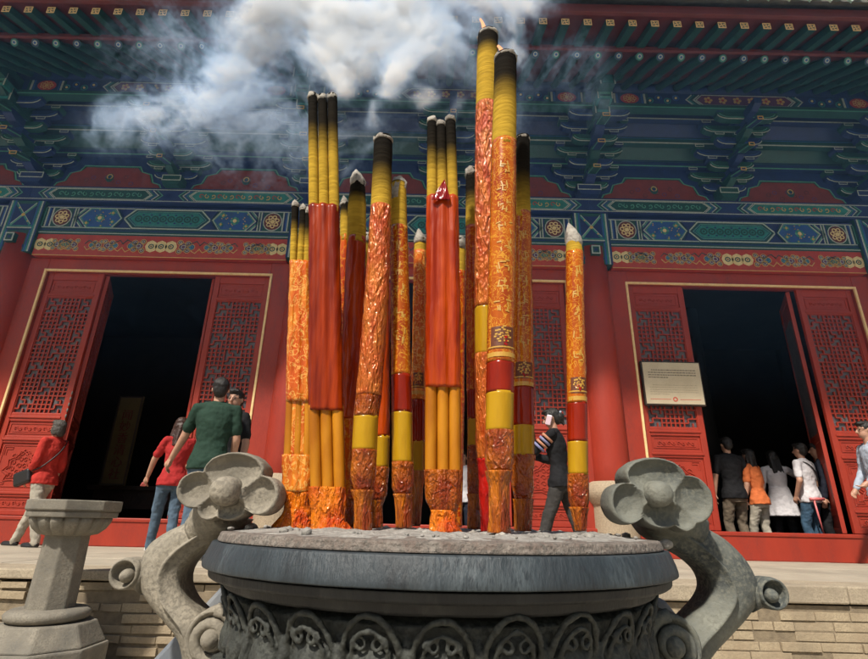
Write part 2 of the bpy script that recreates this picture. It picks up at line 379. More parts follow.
# jamb boards, lintel, gold lines, threshold
xs = [-9.4]+[v for b in BAYS for v in b]+[9.4]
for i in range(0, 8, 2):
    g = G(); g.box(xs[i], xs[i+1], FY, FY+.16, TZ, 4.86); g.build('jamb_board', 'red_paint', hall, bevel=.01)
for a, b in BAYS:
    g = G(); g.box(a, b, FY+.002, FY+.16, GT, 4.858); g.build('lintel', 'red_paint', hall, bevel=.01)
    g = G(); w = .035
    g.box(a-w, a, FY-.018, FY+.02, LT, GT+w); g.box(b, b+w, FY-.018, FY+.02, LT, GT+w); g.box(a, b, FY-.018, FY+.02, GT, GT+w)
    g.build('gold_trim', 'gold_line', hall, bevel=.006)
    g = G(); g.box(a-.3, b+.3, FY-.03, FY+.12, TZ, LT); g.box(a-.3, b+.3, FY-.045, FY+.12, LT-.05, LT+.004)
    g.build('threshold', 'red_paint', hall, bevel=.012)
# door leaf, local origin hinge bottom at x=0 extending +x
LW = .885; LH = GT-LT-.02; z0 = LT+.01
def zz(py, px=40, Y=FY): return at(px, py, Y).z
def carved(g, x0, x1, za, zb, y, m=1, style=0):
    """raised frame and relief scrolls on a panel"""
    g.box(x0, x1, y, y+.02, za, zb, 0)
    cx = (x0+x1)/2; cz = (za+zb)/2; w = (x1-x0); h = zb-za; i = .035
    g.strip([(x0+i, za+i), (x1-i, za+i), (x1-i, zb-i), (x0+i, zb-i)], .014, y-.008, y+.002, m, True)
    if style == 0:
        n = 8
        for k in range(n):
            px = x0+i*2.3+(w-4.6*i)*(k+.5)/n; rr = min(h*.2, (w-4.6*i)/n*.42)
            pts = [(px+rr*cos(a*.8+k*pi)*(1-a/9), cz+rr*sin(a*.8+k*pi)*(1-a/9)) for a in range(8)]
            g.strip(pts, .012, y-.01, y+.002, m)
        g.strip([(x0+i*2.2, cz-h*.22), (x1-i*2.2, cz-h*.22)], .008, y-.006, y+.002, m)
    else:
        for sc_ in (1, .82):
            out = [(cx+w*.36*sc_*sx*f, cz+h*.36*sc_*t) for sx, f, t in
                   ((0, 0, 1), (1, .25, .75), (1, .4, .55), (1, .8, .35), (1, .75, 0), (1, 1, -.3), (1, .7, -.55), (1, .8, -.9), (1, .3, -.85), (0, 0, -1), (-1, .3, -.85), (-1, .8, -.9), (-1, .7, -.55), (-1, 1, -.3), (-1, .75, 0), (-1, .8, .35), (-1, .4, .55), (-1, .25, .75))]
            g.strip(out, .012, y-.012, y+.002, m, True)
        random.seed(5)
        for k in range(9):
            for sx in (-1, 1):
                px = cx+sx*w*(.05+.13*(k % 2)); pz = cz+h*.27*(1-k/4.); rr = w*.06
                if abs(pz-cz) > h*.3: continue
                pts = [(px+sx*rr*cos(a*.85)*(1-a/10), pz+rr*sin(a*.85)*(1-a/10)) for a in range(9)]
                g.strip(pts, .011, y-.011, y+.002, m)
        for sx in (-1, 1):
            for sz in (-1, 1):
                px = cx+sx*(w/2-.09); pz = cz+sz*(h/2-.09)
                g.strip([(px+sx*.03, pz-sz*.08), (px+sx*.03, pz+sz*.03), (px-sx*.08, pz+sz*.03), (px-sx*.08, pz), (px, pz), (px, pz-sz*.08)], .009, y-.009, y+.002, m)
PN = []   # panel limits from the top (z)
TOPS = dict(top=(4.27, 4.50), lat=(2.36, 4.20), mid=(2.03, 2.24), big=(1.30, 1.93), bot=(1.03, 1.2))
def make_leaf():
    root = G(); y = 0; W_ = LW; T = .055
    st = .085
    zb, zt = z0, z0+LH
    for a, b in ((0, st), (W_-st, W_)): root.box(a, b, y, y+T, zb, zt)
    rails = [(zb, TOPS['bot'][0]), (TOPS['bot'][1], TOPS['big'][0]), (TOPS['big'][1], TOPS['mid'][0]), (TOPS['mid'][1], TOPS['lat'][0]), (TOPS['lat'][1], TOPS['top'][0]), (TOPS['top'][1], zt)]
    for a, b in rails: root.box(st, W_-st, y+.003, y+T-.003, a, b)
    for a, b in rails[1:5]:
        cz = (a+b)/2; root.box(st-.02, W_-st+.02, y-.012, y+.004, cz-.016, cz+.016)
    return root, st
def leaf_obj(parent, x, rotz, mirror=False):
    r, st = make_leaf()
    o = r.build('door_leaf', 'red_paint', None, bevel=.006)
    o.parent = parent; o.location = Vector((x, FY+.05, 0))-wloc(parent); o.rotation_euler = (0, 0, rotz)
    for nm, sty in (('top', 0), ('mid', 0), ('big', 1), ('bot', 0)):
        g = G(); carved(g, st, LW-st, *TOPS[nm], .022, 0, sty)
        p = g.build('carved_panel', 'red_paint', None, bevel=.003, seg=1); p.parent = o
    g = G(); a, b = TOPS['lat']; W2 = LW-2*st; nx = 11; cs = W2/nx; nz = int(round((b-a)/cs)); cz = (b-a)/nz; t = .019
    def on(kind, i, j):
        bi, bj = i//4, j//4
        if (bi+bj) % 2: return True
        u, v = i % 4, j % 4
        if kind == 'v': return not ((u, v) in ((1, 0), (2, 1), (3, 2), (2, 3), (1, 2)))
        return not ((u, v) in ((0, 2), (1, 1), (2, 1), (2, 3), (3, 3), (0, 3)))
    for i in range(0, nx+1):
        j = 0
        while j < nz:
            if on('v', i, j) or i in (0, nx):
                k = j
                while k < nz and (on('v', i, k) or i in (0, nx)): k += 1
                g.box(st+i*cs-t/2, st+i*cs+t/2, .014, .04, a+j*cz, a+k*cz); j = k
            else: j += 1
    for j in range(0, nz+1):
        i = 0
        while i < nx:
            if on('h', i, j) or j in (0, nz):
                k = i
                while k < nx and (on('h', k, j) or j in (0, nz)): k += 1
                g.box(st+i*cs, st+k*cs, .0165, .0375, a+j*cz-t/2, a+j*cz+t/2); i = k
            else: i += 1
    p = g.build('lattice', 'red_paint'); p.parent = o
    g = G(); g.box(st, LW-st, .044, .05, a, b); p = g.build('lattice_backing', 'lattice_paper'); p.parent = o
    return o
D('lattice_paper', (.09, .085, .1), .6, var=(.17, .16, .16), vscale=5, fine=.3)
leaf0 = leaf_obj(hall, BAYS[0][0]+.01, 0)
def leaf_copy(x, rot, y=FY+.05):
    c = copy_tree(leaf0, hall); w = wloc(hall); c.location = Vector((x, y, 0))-w; c.rotation_euler = (0, 0, rot); return c
ph = radians(27)
for bi, (a, b) in enumerate(BAYS):
    if bi: leaf_copy(a+.01, 0)
    leaf_copy(b-LW-.01, 0)
    leaf_copy(a+.01+LW+.05, pi/2+ph, FY+.13)               # folded leaves, turned inwards
    leaf_copy(b-.01-LW-.05, pi/2-ph, FY+.13)
# floor bolts / fittings on leaf (hanging chain on the left folded leaf)
g = G()
pc = Vector((BAYS[0][0]+LW+.03, FY+.02, 2.2))
for k in range(7): g.ell((pc.x, pc.y, 2.15+k*.085), (.014, .01, .03), n=8)
g.build('door_bolt', 'tile_grey', hall, smooth=True)
# transom strip above the leaves inside, header shadow gap
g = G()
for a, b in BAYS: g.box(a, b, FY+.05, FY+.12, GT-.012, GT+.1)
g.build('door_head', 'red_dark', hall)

# ---- painted beams
Y1 = 7.36
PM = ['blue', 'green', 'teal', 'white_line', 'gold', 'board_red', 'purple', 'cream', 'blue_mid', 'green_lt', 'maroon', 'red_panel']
BL, GR, TE, WH, GO, RE, PU, CR, BM, GL, MA = range(11)
def lay(n): return Y1-.003*n
def painted_beam(a, b, za, zb):
    """main architrave: nested hexagon cartouche, flower panels, chevrons, end medallions"""
    g = G(); c = (a+b)/2; cz = (za+zb)/2; h = zb-za; hw = (b-a)/2
    g.box(a, b, Y1, Y1+.3, za, zb, BL)
    for zc, m in ((za+.02, GR), (za+.045, WH), (zb-.02, BL), (zb-.04, WH)): g.box(a+.01, b-.01, lay(1), Y1, zc-.008, zc+.008, m)
    hi = h*.38
    def hexp(x0, x1, hh, k): return [(x0, cz), (x0+k, cz-hh), (x1-k, cz-hh), (x1, cz), (x1-k, cz+hh), (x0+k, cz+hh)]
    W = hw*.325
    g.prism(hexp(c-W-.07, c+W+.07, hi+.02, .17), lay(1), Y1, GR)
    g.strip(hexp(c-W-.05, c+W+.05, hi+.005, .17), .022, lay(2), Y1, WH, True)
    g.prism(hexp(c-W, c+W, hi-.025, .15), lay(2), Y1, BL)
    g.strip(hexp(c-W+.02, c+W-.02, hi-.04, .14), .012, lay(3), Y1, GL, True)
    g.prism(hexp(c-W+.05, c+W-.05, hi-.055, .12), lay(3), Y1, TE)
    n = 8
    for k in range(n):
        x = c+(k-(n-1)/2)*W*1.62/n
        r = .052
        g.ring(x, cz, r, .026, lay(4), Y1, GR, 8); g.disc(x, cz, .02, .02, lay(5), Y1, GR, 6)
        if k < n-1:
            for sz in (-1, 1): g.disc(x+W*.81/n, cz+sz*.075, .02, .016, lay(4), Y1, BL, 6)
    for s in (-1, 1):
        x1 = c+s*(W+.10); x2 = c+s*(hw*.70); xm = (x1+x2)/2+s*.02
        def V(x, k, w, m, l): g.strip([(x-s*k, cz-hi), (x, cz), (x-s*k, cz+hi)], w, lay(l), Y1, m)
        pts = [(x1+s*.14, cz-hi), (x2-s*.14, cz-hi), (x2, cz), (x2-s*.14, cz+hi), (x1+s*.14, cz+hi), (x1, cz)]
        g.prism(pts if s > 0 else pts[::-1], lay(1), Y1, BM)
        g.strip(pts, .013, lay(2), Y1, GL, True)
        random.seed(int(a*10)+s)
        for fx, fz, r in ((xm, cz, .078), (xm-s*.2, cz+.1, .05), (xm+s*.2, cz-.1, .05), (xm-s*.05, cz-.15, .045), (xm+s*.03, cz+.155, .045), (xm-s*.22, cz-.07, .04)):
            if abs(fz-cz)+r > hi: r = hi-abs(fz-cz)
            for q in range(8):
                an = q*pi/4
                g.disc(fx+cos(an)*r*.7, fz+sin(an)*r*.7, r*.3, r*.3, lay(3), Y1, TE if q % 2 else GL, 6)
            g.disc(fx, fz, r*.42, r*.42, lay(4), Y1, CR if r > .06 else GO, 8)
        for q in range(16):
            px = random.uniform(min(x1, x2)+.1, max(x1, x2)-.1); pz = random.uniform(cz-hi*.85, cz+hi*.85)
            g.disc(px, pz, .009, .009, lay(5), Y1, GO, 5)
        for q, m in enumerate((WH, BL, GL, WH)):
            V(x2+s*(.03+.03*q), .15, .016, m, 2)
            
        # V between centre and flower panel
        for q, m in enumerate((WH, GR, BL)): g.strip([(x1+s*(.14-.03-.03*q), cz-hi), (x1-s*(.01+.02*q), cz), (x1+s*(.14-.03-.03*q), cz+hi)], .012, lay(5), Y1, m)
        # end panel
        e0 = c+s*hw*.775; e1 = c+s*hw*.93; em = (e0+e1)/2; ew = abs(e1-e0)/2
        for q, m in enumerate((BL, WH, GR, WH, BL)): g.box(e0-s*(.012+.022*q)-.009, e0-s*(.012+.022*q)+.009, lay(2), Y1, cz-hi, cz+hi, m)
        g.box(em-ew, em+ew, lay(1), Y1, cz-hi, cz+hi, GR)
        g.disc(em, cz, ew*.93, hi*.93, lay(2), Y1, MA, 16); 
        g.strip([(em+ew*.95*cos(q*pi/8), cz+hi*.95*sin(q*pi/8)) for q in range(16)], .014, lay(3), Y1, WH, True)
        for q in range(7):
            an = q*2*pi/7+.3; g.ring(em+ew*.5*cos(an), cz+hi*.5*sin(an), ew*.2, .014, lay(4), Y1, CR, 7)
        g.disc(em, cz, ew*.24, ew*.24, lay(4), Y1, CR, 8)
        for q, m in enumerate((WH, BL, BM, WH, GR, GL, BL)): g.box(e1+s*(.014+.026*q)-.011, e1+s*(.014+.026*q)+.011, lay(2), Y1, za+.06, zb-.05, m)
    return g.build('painted_beam', PM, hall)
def cloud(g, x, z, s, h, sc=1):
    for dx, dz, r, m in ((0, 0, .075, PU), (.07, .06, .05, PU), (.07, -.06, .05, PU), (.13, 0, .055, BM), (-.06, .08, .045, MA), (-.06, -.08, .045, MA)):
        X = x+s*dx*sc; Z = z+dz*sc
        g.disc(X, Z, r*sc, r*sc, lay(1), Y1, m, 10); g.ring(X, Z, r*sc*.98, .009, lay(2), Y1, GO, 12)
        g.ring(X, Z, r*sc*.45, .009, lay(2), Y1, WH if m != BM else GL, 8)
    g.strip([(x+s*.05*sc, z+.02), (x+s*.2*sc, z+.11*sc), (x+s*.27*sc, z+.03*sc)], .012, lay(2), Y1, GR)
    g.strip([(x+s*.05*sc, z-.02), (x+s*.2*sc, z-.11*sc), (x+s*.27*sc, z-.03*sc)], .012, lay(2), Y1, GO)
    g.disc(x+s*.2*sc, z, .032*sc, .05*sc, lay(1), Y1, RE, 8)
def pad_board(a, b, za, zb):
    g = G(); c = (a+b)/2; cz = (za+zb)/2; hw = (b-a)/2
    g.box(a, b, Y1, Y1+.2, za, zb, RE)
    def cart(x, n):
        for k in range(n):
            X = x+(k-(n-1)/2)*.16
            g.disc(X, cz, .098, .11, lay(1), Y1, CR, 8); 
        for k in range(n):
            X = x+(k-(n-1)/2)*.16
            g.ring(X, cz, .038, .016, lay(2), Y1, GR, 8); g.disc(X, cz, .013, .013, lay(3), Y1, MA, 6)
    cart(c, 3)
    for s in (-1, 1):
        cloud(g, c+s*.36, cz, s, 0); cloud(g, c+s*.86, cz, -s, 0, .9)
        cloud(g, c+s*1.02, cz, s, 0, .8)
        cloud(g, c+s*(hw-.62), cz, s, 0, .9); cloud(g, c+s*(hw-.35), cz, -s, 0, .8)
        cart(c+s*(hw-.16), 2)
    g.box(a, b, lay(1), Y1, za, za+.012, GO); g.box(a, b, lay(1), Y1, zb-.012, zb, GR)
    return g.build('painted_board', PM, hall)
def plate(a, b, za, zb):
    g = G(); cz = (za+zb)/2; h = zb-za; Yp = 7.30
    g.box(a, b, Yp, Yp+.4, za, zb, BL)
    def L2(n): return Yp-.003*n
    g.box(a, b, L2(1), Yp, za, za+.03, BL); g.box(a, b, L2(2), Yp, za+.03, za+.042, WH); g.box(a, b, L2(2), Yp, zb-.042, zb-.03, WH)
    n = 2; w = (b-a)/n
    for k in range(n):
        x0 = a+k*w+.34; x1 = a+(k+1)*w-.34; hh = h/2-.055
        pts = [(x0, cz), (x0+.1, cz-hh), (x1-.1, cz-hh), (x1, cz), (x1-.1, cz+hh), (x0+.1, cz+hh)]
        g.prism(pts, L2(1), Yp, GR if k % 2 == 0 else TE); g.strip(pts, .012, L2(2), Yp, WH, True)
        N_ = 14
        for q in range(N_):
            X = x0+.17+(x1-x0-.34)*q/(N_-1)
            m = GL if k % 2 == 0 else (GO if q % 3 else RE)
            pts = [(X+.045*cos(t*.9+q*2.1)*(1-t/9), cz+.048*sin(t*.9+q*2.1)*(1-t/9)) for t in range(7)]
            g.strip(pts, .011, L2(3), Yp, m)
        for s, X in ((-1, x0), (1, x1)):
            for q, m in enumerate((WH, TE, BM, WH, GR, GL)):
                g.strip([(X+s*(.03+.035*q)-s*.1, cz-hh), (X+s*(.03+.035*q), cz), (X+s*(.03+.035*q)-s*.1, cz+hh)], .014, L2(2), Yp, m)
    return g.build('plate_beam', PM, hall)
BX = [-11.4]+COLX+[11.8]
for i in range(5):
    a, b = BX[i]+.3, BX[i+1]-.3
    painted_beam(a, b, 5.34, 5.80)
    pad_board(a, b, 4.865, 5.262)
    g = G(); g.box(a, b, Y1-.012, Y1+.2, 5.265, 5.336, GR); g.box(a, b, Y1-.015, Y1-.01, 5.272, 5.286, WH); g.box(a, b, Y1-.015, Y1-.01, 5.32, 5.332, BL); g.build('green_rail', PM, hall)
    plate(BX[i], BX[i+1]-.002, 5.845, 6.14)
# painted column heads
for x in COLX:
    g = G(); a, b, za, zb = x-.297, x+.297, 4.9, 5.84
    g.box(a, b, Y1-.05, Y1+.3, za, zb, GR)
    y_ = Y1-.05
    def L3(n): return y_-.003*n
    for s in (-1, 1):
        for q, m in enumerate((BL, WH, TE, BM)): g.box(x+s*(.28-.03*q)-.012, x+s*(.28-.03*q)+.012, L3(1), y_, za, zb, m)
    g.box(x-.17, x+.17, L3(1), y_, 5.36, 5.78, BL)
    for s in (-1, 1):
        g.strip([(x-.16, 5.57-s*.2), (x+.16, 5.57+s*.2)], .03, L3(2), y_, GL if s > 0 else TE)
        g.strip([(x-.16, 5.57-s*.2+.03), (x+.16, 5.57+s*.2+.03)], .01, L3(3), y_, WH)
    g.disc(x, 5.57, .03, .03, L3(4), y_, GO, 8); g.disc(x-.1, 5.7, .014, .014, L3(3), y_, GO); g.disc(x+.1, 5.45, .014, .014, L3(3), y_, GO)
    for q, m in enumerate((BL, WH, TE)): g.box(x-.2, x+.2, L3(2), y_, 5.29+.03*q, 5.31+.03*q, m)
    g.strip([(x-.16, 4.98), (x, 5.25), (x+.16, 4.98)], .03, L3(2), y_, BL); g.strip([(x-.13, 4.93), (x, 5.16), (x+.13, 4.93)], .012, L3(2), y_, WH)
    g.build('column_head', PM, hall)
    # projecting green beam butt with white outline
    g = G(); g.box(x-.07, x+.07, Y1-.17, Y1-.05, 5.02, 5.17, GR)
    g.strip([(x-.06, 5.03), (x+.06, 5.03), (x+.06, 5.16), (x-.06, 5.16)], .018, Y1-.176, Y1-.17, WH, True)
    g.disc(x, 5.095, .03, .03, Y1-.175, Y1-.17, BL, 4, pi/4)
    g.build('beam_end', PM, hall)

# ---- bracket sets (dougong)
ZB = 6.14; STEP = .235; DY = .3
def arm(g, L_, y, z, m, h=.13, t=.11):
    """curved bracket arm with three bearing blocks"""
    H_ = L_/2; pts = [(-H_, z+h), (-H_, z+h*.55), (-H_*.93, z+h*.28), (-H_*.8, z+h*.08), (-H_*.66, z), (H_*.66, z), (H_*.8, z+h*.08), (H_*.93, z+h*.28), (H_, z+h*.55), (H_, z+h)]
    g.prism(pts, y-t/2, y+t/2, m)
    g.strip([p for p in pts[1:-1]][::1], .014, y-t/2-.004, y-t/2+.002, WH)
    g.strip([(p[0]*.93, p[1]+.03) for p in pts[1:-1]], .012, y-t/2-.003, y-t/2+.002, GL if m == GR else BM)
    for X in (-H_+.05, 0, H_-.05):
        mm = BL if m == GR else GR; zb_ = z+h
        g.prism([(X-.05, zb_), (X+.05, zb_), (X+.075, zb_+.04), (X+.075, zb_+.09), (X-.075, zb_+.09), (X-.075, zb_+.04)], y-.075, y+.075, mm)
        g.strip([(X-.07, zb_+.045), (X+.07, zb_+.045), (X+.07, zb_+.085), (X-.07, zb_+.085)], .009, y-.079, y-.074, WH, True)
def bracket_set(big):
    g = G(); y0 = 7.36
    a, b = (BL, GR) if big else (GR, BL)
    w = .2 if big else .16
    g.prism([(-w*.75, ZB), (w*.75, ZB), (w, ZB+.09), (w, ZB+.2), (-w, ZB+.2), (-w, ZB+.09)], y0-.16, y0+.2, a)
    g.strip([(-w*.95, ZB+.095), (w*.95, ZB+.095), (w*.95, ZB+.19), (-w*.95, ZB+.19)], .012, y0-.166, y0-.158, WH, True)
    for k in range(4):
        y = y0-DY*k; z = ZB+.2+STEP*k; m = a if k % 2 else b; m2 = b if k % 2 else a
        arm(g, .72 if k < 3 else .95, y, z, m)
        if k < 3: arm(g, 1.08, y, z+STEP, m2)
        # forward arm / beak reaching one step out
        wd = .075 if big else .055
        yo = y-DY-.03
        g.prismx([(y+.1, z), (yo+.12, z), (yo, z+.05), (yo-.02, z+.14), (y+.1, z+.14)], -wd, wd, m2)
        if k < 3:
            # slanting beak: tip below, highlighted edges
            tip = yo-.26; zt_ = z+.02
            g.prismx([(y, z+.15), (yo+.05, z+.09), (tip, zt_-.02), (tip-.015, zt_+.04), (yo+.05, z+.17), (y, z+.25)], -wd*.8, wd*.8, m)
            for s in (-1, 1):
                g.tube([(s*wd*.82, y, z+.16), (s*wd*.82, yo+.05, z+.1), (s*wd*.82, tip, zt_-.01)], .011, 5, GL)
            g.strip([(-wd*.7, zt_-.015), (wd*.7, zt_-.015), (wd*.7, zt_+.035), (-wd*.7, zt_+.035)], .012, tip-.02, tip-.012, GO, True)
            g.box(-wd-.02, wd+.02, yo-.05, yo+.08, z+.14, z+.225, m)
    if big:
        for k in range(3):            # stacked pointed timber heads under the purlin
            yy = 6.28-.16*k; zz0 = 6.98+.13*k; pw = .115
            g.prism([(-pw, zz0), (pw, zz0), (pw, zz0+.23), (0, zz0+.32), (-pw, zz0+.23)], yy, yy+.5, GR if k != 1 else TE)
            g.strip([(-pw+.008, zz0), (-pw+.008, zz0+.225), (0, zz0+.305), (pw-.008, zz0+.225), (pw-.008, zz0)], .018, yy-.006, yy+.002, WH)
            g.prism([(-pw*.7, zz0+.02), (pw*.7, zz0+.02), (pw*.7, zz0+.2), (0, zz0+.26), (-pw*.7, zz0+.2)], yy-.003, yy+.002, GL if k == 1 else TE)
    return g
def bset(x, big, src={}):
    if big not in src:
        o = bracket_set(big).build('bracket_set', PM, None); o.parent = hall; src[big] = o; 
    else:
        o = src[big].copy(); COL.objects.link(o)
    o.location = Vector((x, 0, 0))-wloc(hall); return o
bxs = []
for i in range(4):
    bxs.append((COLX[i], True))
    if i < 3: bxs.append(((COLX[i]+COLX[i+1])/2, False))
bxs += [(-9.1, False), (9.5, False)]
for x, big in bxs: bset(x, big)
# tie beams running between the brackets, each a stepped band
for k in range(4):
    y = 7.36-DY*k; z = ZB+.2+STEP*(k+2)
    if k == 3: z -= STEP
    cols = [(BL, GL), (GR, WH), (BL, WH), (GR, GL)][k]
    g = G(); g.box(-10, 10, y-.05, y+.05, z, z+.13, cols[0]); g.box(-10, 10, y-.056, y-.05, z+.006, z+.026, cols[1]); g.box(-10, 10, y-.056, y-.05, z+.1, z+.112, GR if cols[0] == BL else BM)
    g.build('tie_beam', PM, hall)
    if k < 3:
        g = G(); g.box(-10, 10, y-.03, y+.03, z+.132, z+.42, [BL, MA, BL][k]); g.build('bracket_board', PM, hall)
        g = G(); g.add([(-10, y-.045, z+.135), (10, y-.045, z+.135), (10, y-DY+.05, z+.135+STEP*.9), (-10, y-DY+.05, z+.135+STEP*.9)], [(0, 1, 2, 3)], [GR, BL, GR][k])
        g.build('soffit_board', PM, hall)
# red panels between bracket sets with green cloud border
order = sorted(bxs)
for i in range(len(order)-1):
    xa, xb = order[i][0]+.16, order[i+1][0]-.16; g = G(); yb = 7.4; zb_ = ZB; zt_ = ZB+.72
    g.box(xa-.2, xb+.2, yb, yb+.05, zb_, zt_, BL)
    w = xb-xa; c = (xa+xb)/2; H_ = .5
    def outl(k): return [(c-w/2+.06+k, zb_+k), (c+w/2-.06-k, zb_+k), (c+w/2-.12-k, zb_+.13), (c+w/2-.24-k, zb_+.17), (c+w/2-.3-k, zb_+.33), (c+w/2-.46-k, zb_+.38), (c+w/2-.52-k, zb_+H_-k), (c-w/2+.52+k, zb_+H_-k), (c-w/2+.46+k, zb_+.38), (c-w/2+.3+k, zb_+.33), (c-w/2+.24+k, zb_+.17), (c-w/2+.12+k, zb_+.13)]
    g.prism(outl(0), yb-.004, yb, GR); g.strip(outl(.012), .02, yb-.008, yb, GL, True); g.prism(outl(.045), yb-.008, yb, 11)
    for q in range(8):
        X = c+(q-3.5)*.11; g.ring(X, zb_+.2+.07*sin(q*2.4), .035, .014, yb-.011, yb, PU if q % 2 else MA, 8)
    g.disc(c, zb_+.25, .07, .09, yb-.012, yb, GR, 10); g.ring(c, zb_+.27, .045, .016, yb-.015, yb, GO, 10); g.disc(c, zb_+.24, .025, .03, yb-.015, yb, BL, 8)
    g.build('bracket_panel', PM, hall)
# eave purlin fascia
zf0, zf1, yf = 7.27, 7.52, 6.40
for i in range(5):
    a, b = BX[i], BX[i+1]-.004; g = G(); c = (a+b)/2; cz = (zf0+zf1)/2; hw = (b-a)/2; hi = .1
    g.box(a, b, yf, yf+.14, zf0, zf1, BL)
    def L4(n): return yf-.003*n
    g.box(a, b, L4(1), yf, zf0, zf0+.018, GO)
    W = hw*.33; pts = [(c-W, cz), (c-W+.1, cz-hi), (c+W-.1, cz-hi), (c+W, cz), (c+W-.1, cz+hi), (c-W+.1, cz+hi)]
    g.prism(pts, L4(1), yf, PU); g.strip(pts, .014, L4(2), yf, WH, True)
    for q in range(6):
        X = c+(q-2.5)*W*.3
        for t in range(5): g.disc(X+.045*cos(t*1.256), cz+.045*sin(t*1.256), .026, .026, L4(2), yf, GO, 6)
        g.disc(X, cz, .02, .02, L4(3), yf, RE, 6)
    for s in (-1, 1):
        for q, m in enumerate((WH, GR, TE, WH)): g.strip([(c+s*(W+.04+.04*q)-s*.1, cz-hi), (c+s*(W+.04+.04*q), cz), (c+s*(W+.04+.04*q)-s*.1, cz+hi)], .018, L4(2), yf, m)
        for q in range(4): 
            g.ring(c+s*(W+.32+.14*q), cz+.03*(-1)**q, .05, .018, L4(2), yf, TE if q % 2 else BM, 8); g.disc(c+s*(W+.32+.14*q), cz+.03*(-1)**q, .02, .02, L4(3), yf, CR, 6)
        X = c+s*(hw-.5)
        for q, m in enumerate((BM, WH, GR)): 
            for t in (-1, 1): g.box(X+t*(.2+.04*q)-.015, X+t*(.2+.04*q)+.015, L4(2), yf, cz-hi, cz+hi, m)
        g.disc(X, cz, .15, hi, L4(2), yf, RE, 14)
        for t in range(7): g.ring(X+.08*cos(t*.9), cz+.05*sin(t*.9), .025, .012, L4(3), yf, GO, 7)
        g.disc(X, cz, .03, .03, L4(3), yf, GO, 8)
    g.build('eave_fascia', PM, hall)
g = G(); g.box(-10, 10, 6.36, 6.5, 7.18, 7.265, GR); g.box(-10, 10, 6.352, 6.36, 7.19, 7.205, GL); g.build('tie_beam', PM, hall)
g = G(); g.tube([(-10, 6.5, 7.65), (10, 6.5, 7.65)], .125, 16, BL); g.build('eave_purlin', PM, hall, smooth=True)
g = G(); g.box(-10, 10, 6.6, 6.64, 7.5, 8.2, MA); g.build('purlin_board', PM, hall)
# rafters
RS = .281; X0 = at(73, 12, 4.7).x
EZ = 6.915
def fan_mark(g, y):       # gilt Buddhist wan sign in a square border
    h = .044; w = .008
    g.strip([(-h, EZ-h), (h, EZ-h), (h, EZ+h), (-h, EZ+h)], .01, y-.004, y, 1, True)
    k = .027
    for pts in (((-k, 0), (k, 0)), ((0, -k), (0, k)), ((0, k), (-k, k)), ((0, -k), (k, -k)), ((-k, 0), (-k, -k)), ((k, 0), (k, k))):
        g.strip([(p[0], EZ+p[1]) for p in pts], w, y-.004, y, 1)
g = G()
g.add([(sx*.05, yy, zc+sz*.05) for yy, zc in ((4.7, EZ), (5.95, EZ+.43)) for sx, sz in ((-1, -1), (1, -1), (1, 1), (-1, 1))],
      [(0, 1, 2, 3), (7, 6, 5, 4), (0, 4, 5, 1), (1, 5, 6, 2), (2, 6, 7, 3), (3, 7, 4, 0)], 0)
fan_mark(g, 4.699)
fr = g.build('flying_rafter', ['green', 'gold_line'], None); fr.parent = hall
k0 = -33
n = 0
for i in range(-16, 46):
    o = fr if n == 0 else fr.copy()
    if n: COL.objects.link(o)
    o.location = Vector((X0+RS*i, 0, 0))-wloc(hall); n += 1
def rr(col, colr):
    g = G(); g.tube([(0, 5.2, 6.93), (0, 6.9, 7.92)], .055, 14, 0)
    d = Vector((0, 5.2-6.9, 6.93-7.92)).normalized(); c = Vector((0, 5.2, 6.93))
    for r, m, k in ((.046, 1, .002), (.03, 2, .006), (.016, 3, .01)):
        g.tube([c-d*.01, c+d*k], r, 12, m)
    o = g.build('round_rafter', ['green', colr, 'white_line', 'blue_mid'], None, smooth=False); o.parent = hall; return o
ra = rr('green', 'blue'); rb = rr('green', 'teal'); n = 0
for i in range(-17, 46):
    src = ra if i % 2 else rb
    o = src if n < 2 else src.copy()
    if n >= 2: COL.objects.link(o)
    o.location = Vector((X0+RS*i, 0, 0))-wloc(hall); n += 1
g = G()
g.box(-10, 10, 5.14, 5.18, 6.985, 7.04, 0); g.build('small_eave_board', 'maroon', hall)
g = G(); g.add([(-10, 5.19, 7.0), (10, 5.19, 7.0), (10, 7.4, 8.28), (-10, 7.4, 8.28), (-10, 5.19, 7.03), (10, 5.19, 7.03), (10, 7.4, 8.31), (-10, 7.4, 8.31)], [(0, 1, 2, 3), (7, 6, 5, 4), (0, 4, 5, 1), (2, 6, 7, 3)])
g.add([(-10, 4.66, 6.985), (10, 4.66, 6.985), (10, 6, 7.43), (-10, 6, 7.43), (-10, 4.66, 7.02), (10, 4.66, 7.02), (10, 6, 7.46), (-10, 6, 7.46)], [(0, 1, 2, 3), (7, 6, 5, 4), (0, 4, 5, 1), (2, 6, 7, 3)])
g.build('roof_sheathing', 'maroon', hall)
g = G(); g.box(-10, 10, 4.6, 4.66, 6.975, 7.11); g.build('eave_board', 'maroon', hall, bevel=.008)
